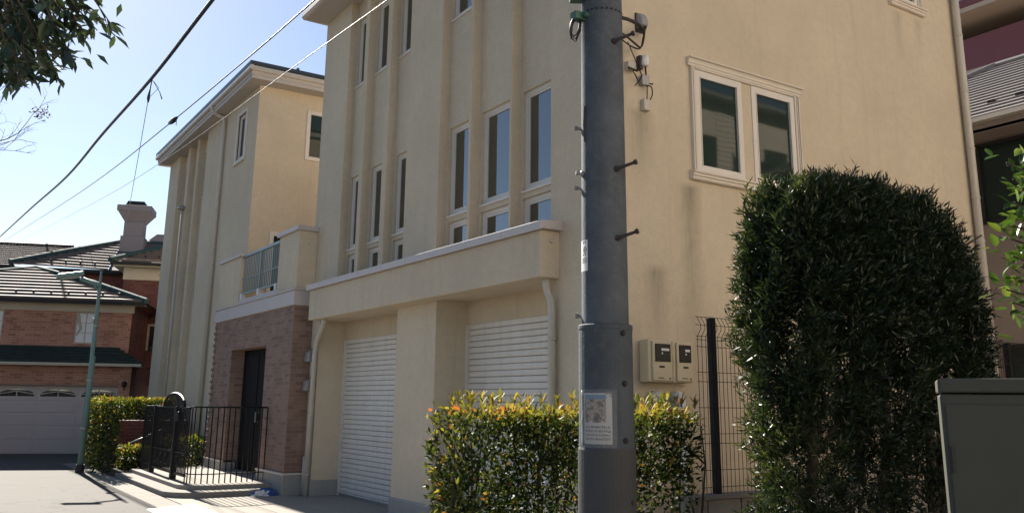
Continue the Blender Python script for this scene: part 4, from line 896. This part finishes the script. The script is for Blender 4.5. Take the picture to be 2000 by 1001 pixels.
# ------------------------------------------------------------------ poster in a clear sleeve taped to the pole
def POSTER():
    M, nt, b = newmat('poster_print')
    uvn = nt.nodes.new('ShaderNodeAttribute'); uvn.attribute_name = 'puv'; uv = uvn.outputs['Vector']
    sp = nt.nodes.new('ShaderNodeSeparateXYZ'); nt.links.new(uv, sp.inputs[0]); U, V = sp.outputs[0], sp.outputs[1]
    def cmp(a, op, v):
        q = nt.nodes.new('ShaderNodeMath'); q.operation = op; nt.links.new(a, q.inputs[0])
        if isinstance(v, (int, float)): q.inputs[1].default_value = v
        else: nt.links.new(v, q.inputs[1])
        return q.outputs[0]
    paper = (.33, .31, .30)
    pic = ramp(nt, noise(nt, scalev(nt, uv, (5, 7, 1)), 1.0, 5), [(.36, (.02, .015, .014)), (.46, (.10, .065, .05)), (.54, (.26, .20, .17)), (.66, (.06, .065, .07))])
    pic = mix(nt, cmp(V, 'GREATER_THAN', .88), pic, (.05, .12, .22))
    inpic = cmp(cmp(V, 'GREATER_THAN', .42), 'MULTIPLY', cmp(cmp(V, 'LESS_THAN', .97), 'MULTIPLY', cmp(cmp(U, 'GREATER_THAN', .04), 'MULTIPLY', cmp(U, 'LESS_THAN', .80))))
    inpic = cmp(inpic, 'MULTIPLY', cmp(cmp(noise(nt, scalev(nt, uv, (4, 4, 1)), 1, 2), 'ADD', cmp(V, 'MULTIPLY', .5)), 'GREATER_THAN', .62))
    rowf = cmp(cmp(cmp(V, 'MULTIPLY', 13), 'FRACT', 0), 'LESS_THAN', .6)
    txt = cmp(cmp(noise(nt, scalev(nt, uv, (30, 48, 1)), 1, 3), 'GREATER_THAN', .50), 'MULTIPLY', cmp(rowf, 'MULTIPLY', cmp(cmp(V, 'LESS_THAN', .38), 'MULTIPLY', cmp(cmp(V, 'GREATER_THAN', .05), 'MULTIPLY', cmp(cmp(U, 'GREATER_THAN', .06), 'MULTIPLY', cmp(U, 'LESS_THAN', .94))))))
    txt2 = cmp(cmp(noise(nt, scalev(nt, uv, (20, 26, 1)), 1, 2), 'GREATER_THAN', .55), 'MULTIPLY', cmp(cmp(V, 'GREATER_THAN', .91), 'MULTIPLY', cmp(U, 'GREATER_THAN', .78)))
    c = mix(nt, inpic, paper, pic); c = mix(nt, txt, c, (.06, .05, .06)); c = mix(nt, txt2, c, (.05, .05, .06))
    nt.links.new(c, b.inputs['Base Color']); b.inputs['Roughness'].default_value = .25; b.inputs['Specular IOR Level'].default_value = .5
    b.inputs['Coat Weight'].default_value = .4; b.inputs['Coat Roughness'].default_value = .12
    return M
t = thing('poster', 'handwritten photo notice in a clear sleeve taped to the utility pole', 'poster', tuple(onpole(-.3, .17, 1.3)))
def patch2(name, th0, th1, z0, z1, r, mat, parent, puv=False, n=14, wob=0):
    mb = MB()
    for k in range(n+1):
        th = th0+(th1-th0)*k/n
        for j in range(9): mb.v.append(tuple(onpole(th, r+wob*(.5+.5*math.sin(k*1.7+j*1.1)), z0+(z1-z0)*j/8)))
    mb.f = [(k*9+j, (k+1)*9+j, (k+1)*9+j+1, k*9+j+1) for k in range(n) for j in range(8)]
    o = obj(name, mb, mat, parent, smooth=True)
    if puv:
        at = o.data.attributes.new('puv', 'FLOAT_VECTOR', 'POINT')
        at.data.foreach_set('vector', np.array([(k/n, j/8, 0) for k in range(n+1) for j in range(9)], np.float32).ravel())
    return o
patch2('paper', -.86, .20, 1.32, 1.605, .1675, POSTER(), t, True, wob=.0015)
Mf, ntf, bf = newmat('clear_film'); bf.inputs['Base Color'].default_value = (.9, .9, .9, 1); bf.inputs['Roughness'].default_value = .12; bf.inputs['Alpha'].default_value = .07
patch2('clear_sleeve', -1.02, .36, 1.30, 1.625, .1705, Mf, t, wob=.003)
obj('tape', MB().tube([onpole(-1.0, .1685, 1.31+.31*k/12) + np.array([0, 0, 0]) + .003*np.array([math.sin(k*2.1), math.cos(k*1.3), 0]) for k in range(13)], .0045, 5), m_white, t, smooth=True)
# ================================================================== OVERHEAD WIRES
def over(name, px, X, r, label, mat, start=None, end=None, sub=6):
    pts = [hit(a, b, 'X', X) for a, b in px]
    if start: d0 = (pts[0]-pts[1]); pts = [pts[0]+d0*((4.15-pts[0][1])/d0[1])]+pts
    if end is not None: pts = pts+[np.array(end)]
    out = []
    for i in range(len(pts)-1):
        a = pts[max(i-1, 0)]; b = pts[i]; c = pts[i+1]; d = pts[min(i+2, len(pts)-1)]
        for u in np.linspace(0, 1, sub+1)[:-1]: out.append(b+(c-b)*u if i in (0, len(pts)-2) else .5*((2*b)+(-a+c)*u+(2*a-5*b+4*c-d)*u*u+(-a+3*b-3*c+d)*u**3))
    out.append(pts[-1])
    return tag(obj(name, MB().tube(out, r, 8), mat, smooth=True), label, 'cable'), pts
c1, pt1 = over('overhead_cable', [(415, 0), (297, 152), (200, 262), (130, 345), (60, 407), (0, 462)], 3.5, .038, 'thick black overhead cable running along the road', m_cable, start=True)
c2, pt2 = over('overhead_cable', [(615, 0), (500, 100), (335, 238), (200, 345), (100, 412), (0, 475)], 4.4, .013, 'thinner overhead cable with a knotted splice', m_cable, start=True)
c3, pt3 = over('overhead_cable', [(757, 0), (600, 112), (322, 312), (180, 398), (40, 470)], 4.7, .007, 'thin pale overhead wire crossing in front of both cream houses', m_cableg, start=True)
sp_ = hit(335, 238, 'X', 4.4)
t = thing('cable_splice', 'knotted black splice on the thinner overhead cable', 'splice', tuple(sp_))
dv = hit(350, 226, 'X', 4.4)-sp_
obj('sleeve', MB().tube([sp_-dv*.4, sp_-dv*.1, sp_+dv*.3, sp_+dv*.8], [.02, .055, .065, .02], 8), m_cable, t, smooth=True)
obj('tail', MB().tube([sp_+dv*.5, sp_+dv*.7+np.array([0, 0, -.08]), sp_+dv*.7+np.array([0, 0, -.2])], .008, 5), m_cable, t)
s0 = hit(297, 155, 'X', 3.5); s1 = hit(290, 192, 'X', 3.5)
bhw = np.array([4.110, 28.0, 0])+np.array([math.cos(R(20)), -math.sin(R(20)), 0])*(-1.16*BK)+np.array([math.sin(R(20)), math.cos(R(20)), 0])*9*BK+np.array([0, 0, 8.56*BK])
o = obj('service_wire', MB().tube([s1, s1+(bhw-s1)*.25+np.array([0, 0, -.12]), s1+(bhw-s1)*.5+np.array([0, 0, -.16]), s1+(bhw-s1)*.75+np.array([0, 0, -.12]), bhw], .008, 6), m_cableg, smooth=True)
tag(o, 'thin service wire dropping from the thick cable to the brick house', 'cable')
t = thing('cable_clamp', 'small black clamp with two dangling tails under the thick cable', 'clamp', tuple(s1))
obj('clamp_body', MB().tube([s0, (s0+s1)/2, s1+np.array([0, 0, .05]), s1, s1+np.array([0, 0, -.1])], [.012, .012, .03, .035, .015], 8), m_cable, t, smooth=True)
obj('tail', MB().tube([s0, hit(303, 165, 'X', 3.5), hit(312, 180, 'X', 3.5), hit(316, 193, 'X', 3.5)], [.006, .007, .008, .014], 6), m_cable, t)
obj('tail', MB().tube([s1, hit(300, 182, 'X', 3.5), hit(310, 172, 'X', 3.5), hit(301, 160, 'X', 3.5)], .006, 6), m_cable, t)
# ================================================================== STREET LAMP (green)
SL = thing('street_lamp', 'slim green street lamp post at the road edge by the far hedge', 'street lamp', (3.12, 21.24, 0))
obj('post', MB().tube([(3.12, 21.24, -.05), (3.12, 21.24, 2.4), (3.105, 21.24, 2.42), (3.10, 21.24, 3.9), (3.10, 21.24, 4.25)], [.066, .058, .045, .036, .018], 14), m_green, SL, smooth=True)
obj('arm', MB().tube([(3.10, 21.24, 3.90), (2.95, 21.24, 3.97), (2.70, 21.24, 4.06)], [.042, .045, .05], 10).tube([(3.10, 21.24, 3.78), (2.98, 21.24, 3.93)], .018, 8), m_green, SL, smooth=True)
hd = obj('lamp_head', MB().obox((2.49, 21.24, 4.11), (.26, 0, .06), (0, .10, 0), (-.012, 0, .055)), m_green, SL, bevel=.03)
obj('diffuser', MB().obox((2.47, 21.24, 4.055), (.20, 0, .046), (0, .07, 0), (-.006, 0, .025)), m_lampg, hd, bevel=.02)
for z in (3.05, 1.9, .9): obj('band', MB().tube([(3.115, 21.24, z-.015), (3.115, 21.24, z+.015)], .068, 14), m_galv, SL)
obj('control_box', MB().box(3.02, 3.06, 21.18, 21.26, 3.1, 3.22), m_galv, SL, bevel=.006)
obj('base_sleeve', MB().tube([(3.12, 21.24, 0), (3.12, 21.24, .16)], .088, 14), m_rust, SL)
# ================================================================== IRON GATE AND FENCE
gx = 3.97
GT = thing('iron_gate', 'black iron double gate with an arched top at the porch platform', 'gate', (gx, 17.2, .07))
ga, gb = 16.0, 18.5
obj('gate_post', MB().box(gx-.045, gx+.045, gb, gb+.09, .1, 1.41), m_black, GT)
obj('gate_post', MB().box(gx-.05, gx+.05, 16.78, 16.88, .1, 1.41), m_black, GT)
for (a, b) in ((ga, 16.78), (16.88, gb)):
    for q, w_ in ((1.37, .03), (.26, .04), (.62, .03)): obj('gate_rail', MB().box(gx-.02, gx+.02, a, b, q, q+w_), m_black, GT)
vb = obj('bar', MB().box(gx-.008, gx+.008, ga+.02, ga+.036, .26, 1.38), m_black, GT)
for i in range(1, 27): inst(vb, GT, (0, i*.094, 0))
arcp = [(gx, 17.18+.78*math.cos(k*math.pi/14), 1.40+.23*math.sin(k*math.pi/14)) for k in range(15)]
ar = obj('arch', MB().tube(arcp, .024, 6), m_black, GT)
for i in range(15):
    yy = 16.48+i*.1; zt = 1.40+.23*math.sqrt(max(0, 1-((yy-17.18)/.78)**2)); obj('bar', MB().box(gx-.008, gx+.008, yy, yy+.016, 1.38, zt), m_black, ar)
for k, yy in enumerate((16.6, 17.0, 17.4, 17.8, 18.2)):
    sc_ = [(gx-.012, yy+.13*math.cos(t_)*(1-t_/9), .46+.13*math.sin(t_)*(1-t_/9)) for t_ in np.linspace(0, 7, 22)]
    obj('scroll', MB().tube(sc_, .010, 5), m_black, GT, smooth=True)
obj('lock_box', MB().box(gx-.05, gx+.05, 16.62, 16.78, 1.15, 1.32), m_black, GT, bevel=.008)
FN = thing('iron_fence', 'black iron bar railing running from the gate to the brick porch', 'railing', (4.6, 15.95, .17))
arcf = [(gx, 16.0), (gx+.03, 15.83), (gx+.12, 15.72), (gx+.28, 15.66), (4.5, 15.68), (4.9, 15.73), (5.24, 15.78)]
def along(path, s):
    for (a, b) in zip(path[:-1], path[1:]):
        l = math.hypot(b[0]-a[0], b[1]-a[1])
        if s <= l: return (a[0]+(b[0]-a[0])*s/l, a[1]+(b[1]-a[1])*s/l)
        s -= l
    return path[-1]
tot = sum(math.hypot(b[0]-a[0], b[1]-a[1]) for a, b in zip(arcf[:-1], arcf[1:]))
fb = obj('bar', MB().box(gx-.009, gx+.009, 15.991, 16.009, .17, 1.40), m_black, FN)
nb = 15
for i in range(1, nb+1):
    q = along(arcf, tot*i/nb); inst(fb, FN, (q[0]-gx, q[1]-16.0, 0))
obj('top_rail', MB().tube([(a, b, 1.405) for a, b in arcf], .016, 6), m_black, FN)
obj('mid_rail', MB().tube([(a, b, .32) for a, b in arcf], .010, 6), m_black, FN)
FL = thing('iron_fence', 'black iron bar railing beyond the arched gate, in front of the far hedge', 'railing', (gx, 19, .12))
for yy in (18.68, 19.48): obj('post', MB().box(gx-.02, gx+.02, yy-.02, yy+.02, .1, 1.41), m_black, FL)
[obj('rail', MB().box(gx-.015, gx+.015, 18.6, 19.5, q, q+.03), m_black, FL) for q in (1.37, .3)]
fb2 = obj('bar', MB().box(gx-.008, gx+.008, 18.74, 18.756, .12, 1.38), m_black, FL)
for i in range(1, 8): inst(fb2, FL, (0, i*.1, 0))
# ================================================================== FAR HEDGES
t = thing('clipped_hedge', 'clipped dark hedge standing just behind the green lamp post', 'hedge', (3.7, 21.2, 0))
box_hedge(t, 3.28, 3.60, 20.0, 22.2, .1, 1.50, 4500, .075, .04, m_lf_hedge, .5, seed=2); stems(t, (3.42, 3.5), 20.3, 1.2)
t = thing('clipped_hedge', 'bronze-topped hedge behind the low maroon wall', 'hedge', (4.6, 23, 0))
box_hedge(t, 3.6, 5.2, 22.5, 23.4, .75, 1.50, 6500, .075, .04, m_lf_hedge, .6, seed=5); stems(t, (3.9, 4.6, 5.1), 23, 1.2)
t = thing('low_shrub', 'low rounded light green shrub beside the black gate', 'shrub', (4.0, 20.3, 0))
box_hedge(t, 3.72, 4.2, 19.9, 20.7, .1, .55, 2600, .06, .035, m_lf_hedge, .5, seed=3); stems(t, (3.9, 4.05), 20.3, .4)
t = thing('low_shrub', 'small green shrub at the foot of the ribbed cream wall', 'shrub', (4.9, 20.2, 0))
box_hedge(t, 4.75, 5.4, 19.8, 21.2, .1, .72, 2200, .06, .035, m_lf_hedge, .5, seed=9); stems(t, (5.0,), 20.3, .4)
t = thing('bounce_block_hedge', 'tall dark evergreen hedge added between the ribbed cream house and the brick house to block bounced light', 'hedge', (8, 28.2, 0))
box_hedge(t, 5.9, 10.5, 27.5, 28.6, .1, 5.2, 16000, .17, .08, m_lf_tree, .3, seed=4); stems(t, (6.4, 7.4, 8.4, 9.6), 28.05, 4.5, r=.05)  # mostly hidden hedge, added to block light bounced off the cream wall
t = thing('garden_wall', 'low maroon brick garden wall between the far hedges', 'wall', (4.6, 21.9, 0))
obj('wall', MB().box(3.92, 5.4, 21.8, 22.0, 0, 1.0), m_redbrick2, t); obj('coping', MB().box(3.90, 5.4, 21.78, 22.02, 1.0, 1.05), m_maroon, t)
o = obj('hand_rail', MB().tube([(3.98, 20.9, .12), (3.98, 20.9, .60), (4.7, 21.3, .86), (4.7, 21.3, .12)], .016, 8), m_white, smooth=True); tag(o, 'thin white handrail among the far hedges', 'handrail')
# ================================================================== BLUE BUNDLE on the pavement
t = thing('crumpled_tarp', 'small crumpled blue and white tarp bundle on the pavement by the porch', 'tarp', (5.0, 15.0, .016))
def blob(c, r, seed, nu=18, nv=9):
    rr_ = np.random.default_rng(seed); ph = rr_.uniform(0, 6, 8); mb = MB()
    for j in range(nv+1):
        v = math.pi/2*j/nv
        for i in range(nu):
            u = 2*math.pi*i/nu; k = 1+.22*math.sin(3*u+ph[0]+4*v)+.16*math.sin(7*u+ph[1]-5*v)+.10*math.sin(11*u+ph[2])
            mb.v.append((c[0]+r[0]*k*math.cos(u)*math.cos(v), c[1]+r[1]*k*math.sin(u)*math.cos(v), c[2]+r[2]*(.4+.6*k)*math.sin(v)))
    mb.f = [(j*nu+i, j*nu+(i+1) % nu, (j+1)*nu+(i+1) % nu, (j+1)*nu+i) for j in range(nv) for i in range(nu)]
    return mb
obj('blue_fold', blob((5.02, 15.0, .014), (.19, .13, .10), 1), m_tarpb, t)
obj('white_fold', blob((4.95, 14.93, .014), (.15, .10, .075), 4), m_tarpw, t)
obj('blue_fold', blob((5.10, 14.92, .014), (.10, .09, .07), 6), m_tarpb, t)
# ================================================================== CABINET
wv_ = np.array([.55, -.835, 0]); dv_ = np.array([.835, .55, 0]); c0 = np.array([3.41, 2.09, 0.])
t = thing('utility_cabinet', 'dark grey steel utility cabinet in front of the podocarpus bush', 'cabinet', tuple(c0+wv_*.55+dv_*.22))
cc = c0+wv_*.55+dv_*.22
obj('body', MB().obox(cc+np.array([0, 0, .80]), wv_*.545, dv_*.21, (0, 0, .80)), m_cab, t, bevel=.01)
obj('lid', MB().obox(cc+np.array([0, 0, 1.633]), wv_*.549, dv_*.216, (0, 0, .028)), m_cab, t, bevel=.008)
for s_ in (-.27, .27):
    d_ = obj('door', MB().obox(cc+wv_*s_-dv_*.213+np.array([0, 0, .80]), wv_*.262, dv_*.006, (0, 0, .76)), m_cab, t, bevel=.004)
    obj('hinge', MB().tube([cc+wv_*(s_*1.95)-dv_*.225+np.array([0, 0, 1.3]), cc+wv_*(s_*1.95)-dv_*.225+np.array([0, 0, 1.4])], .009, 8), m_iron, d_)
# ================================================================== CAMELLIA at the right edge
CA = thing('camellia_tree', 'glossy bright green camellia beside the utility cabinet', 'tree', (5.15, 1.95, 0))
tr = MB(); tr.tube([(5.15, 1.95, 0), (5.12, 1.97, .9), (5.10, 1.98, 1.8), (5.05, 2.0, 2.7), (5.05, 2.0, 3.2)], [.05, .045, .035, .025, .012], 8)
lc = [leaf_proto('leaf', .072, .038, m_lf_cam, q) for q in (.2, .45, .7, .95)]
obj('trunk', tr, m_bark, CA, smooth=True)
for k in range(15):
    px = 1984+random.gauss(0, 12); py = [318, 345, 370, 395, 415, 440, 465, 500, 520, 545, 565, 590, 610, 350, 480][k]
    D_ = random.uniform(4.4, 4.9); d = ray(px, py); tip = EYE+d/np.hypot(d[0], d[1])*D_
    base = np.array([5.08, 1.98, tip[2]-.25]); mid = (tip+base)/2+np.array([0, 0, .05])
    obj('branch', MB().tube([base, mid, tip], [.012, .008, .004], 6), m_bark, CA, smooth=True)
    ax = (tip-mid)/np.linalg.norm(tip-mid)
    for i in range(19):
        q = mid+(tip-mid)*random.uniform(.55, 1.05)+np.array([random.gauss(0, .04) for _ in range(3)])
        d = unit((ax*.5+rng.normal(size=3)*.7+np.array([-.1, 0, .15]))[None])[0]
        put_leaf(random.choice(lc), CA, q, d, np.array([random.uniform(-.6, .4), random.uniform(-.8, .3), 1]), random.uniform(.7, 1.2))
# ================================================================== OVERHANGING EVERGREEN TREE (upper left)
ET = thing('evergreen_tree', 'broad-leaved evergreen tree overhanging the road from the left', 'tree', (-3.4, 6.6, 0))
obj('trunk', MB().tube([(-3.4, 6.6, 0), (-3.35, 6.55, 1.6), (-3.2, 6.5, 3.2), (-3.0, 6.4, 4.6), (-2.9, 6.4, 6.2)], [.20, .17, .15, .11, .06], 12), m_bark, ET, smooth=True)
le = [leaf_proto('leaf', .115, .046, m_lf_tree, q) for q in (.1, .3, .5, .8)]
tips = [(5, 5), (40, 20), (90, 10), (130, 30), (60, 60), (20, 70), (110, 60), (150, 55), (190, 60), (225, 70), (215, 45), (170, 90), (130, 100), (90, 100), (50, 110), (20, 130), (100, 140), (60, 150), (10, 165), (118, 160), (165, 20), (5, 100), (30, 40), (75, 35), (145, 120), (40, 165)]
hub = np.array([-.6, 5.6, 4.5])
obj('limb', MB().tube([(-3.1, 6.45, 3.9), (-2.0, 6.1, 4.4), hub, (0.0, 5.35, 4.2)], [.09, .06, .04, .02], 8), m_bark, ET, smooth=True)
for (px, py) in tips:
    D_ = random.uniform(4.9, 5.9); d = ray(px, py); tip = EYE+d/np.hypot(d[0], d[1])*D_
    a = np.array([0.0, 5.35, 4.2])+np.array([random.uniform(-.25, .1), random.uniform(-.2, .2), random.uniform(-.1, .2)])
    mid = (a+tip)/2+np.array([0, 0, .05])
    obj('twig', MB().tube([a, mid, tip], [.009, .007, .003], 6), m_bark, ET, smooth=True)
    ax = unit((tip-mid)[None])[0]
    for i in range(11):
        q = mid+(tip-mid)*random.uniform(.45, 1.03)
        d = unit((ax*.8+rng.normal(size=3)*.65+np.array([0, 0, -.25]))[None])[0]
        put_leaf(random.choice(le), ET, q, d, np.array([random.uniform(-.6, .6), random.uniform(-.6, .6), 1]), random.uniform(.65, 1.15))
nE = 420; Pe = []
for k in range(nE):
    px = abs(random.gauss(0, 75)); py = random.uniform(-40, 175-px*.35); d = ray(px, py); Pe.append(EYE+d/np.hypot(d[0], d[1])*random.uniform(5.2, 6.3))
Pe = np.array(Pe)
leafmesh('inner_leaves', Pe, unit(rdir(nE)+np.array([.3, 0, -.3])), unit(rdir(nE)+np.array([0, 0, .9])), rng.uniform(.08, .125, nE), rng.uniform(.035, .05, nE), rng.beta(2, 3, nE), m_lf_tree, ET)
# rest of the crown, out of the frame to the left
nL = 9000; Pq = rng.normal(size=(nL, 3))*np.array([1.0, 1.2, .8])+np.array([-2.5, 6.4, 5.6]); Pq = Pq[Pq[:, 0] < -.35-.0*Pq[:, 1]]
nn_ = len(Pq)
leafmesh('crown', Pq, unit(rdir(nn_)+np.array([0, 0, -.3])), unit(rdir(nn_)+np.array([0, 0, .8])), rng.uniform(.08, .14, nn_), rng.uniform(.03, .05, nn_), rng.beta(2, 3, nn_), m_lf_tree, ET)
# ================================================================== BARE TREE far left
BT = thing('bare_tree', 'leafless winter tree with fine twigs beyond the overhanging evergreen', 'tree', (-1.6, 24.3, -.08))
twm = MB()
def grow(p, d, L, r, lev):
    pts = [p]; q = p.copy(); dd = d.copy()
    for k in range(4):
        dd = unit((dd+rng.normal(size=3)*.13+np.array([0, 0, .03]))[None])[0]; q = q+dd*L/4; pts.append(q.copy())
    twm.tube(pts, [r*(1-.16*i) for i in range(5)], 5 if lev > 1 else 7, cap=False)
    if lev < 4:
        for k in range(4 if lev < 3 else 3):
            b = pts[random.randint(1, 4)]; nd = unit((dd+rng.normal(size=3)*.55)[None])[0]
            grow(b, nd, L*random.uniform(.35, .55), r*.5, lev+1)
obj('trunk', MB().tube([(-1.6, 24.3, -.2), (-1.5, 24.3, 3), (-1.3, 24.2, 5.5), (-1.1, 24.2, 7.0)], [.2, .16, .11, .06], 10), m_twig, BT, smooth=True)
for tgt in ((70, 240), (90, 262), (40, 215), (20, 250)):
    e = hit(tgt[0], tgt[1], 'Y', 24); s_ = np.array([-1.25, 24.2, 6.2]); grow(s_, unit((e-s_)[None])[0], np.linalg.norm(e-s_)*.72, .03, 1)
obj('twigs', twm, m_twig, BT, kind='stuff')
nd = 60; Pd = np.array([hit(80+random.gauss(0, 9), 222+random.gauss(0, 8), 'Y', 24) for _ in range(nd)])
leafmesh('dry_leaves', Pd, rdir(nd), rdir(nd), rng.uniform(.05, .12, nd), rng.uniform(.03, .06, nd), rng.uniform(size=nd), m_lf_dead, BT)
# render settings
sc.render.engine = 'CYCLES'
sc.cycles.max_bounces = 8; sc.cycles.diffuse_bounces = 4; sc.cycles.glossy_bounces = 4; sc.cycles.transparent_max_bounces = 8
sc.render.resolution_x = 1024; sc.render.resolution_y = 512
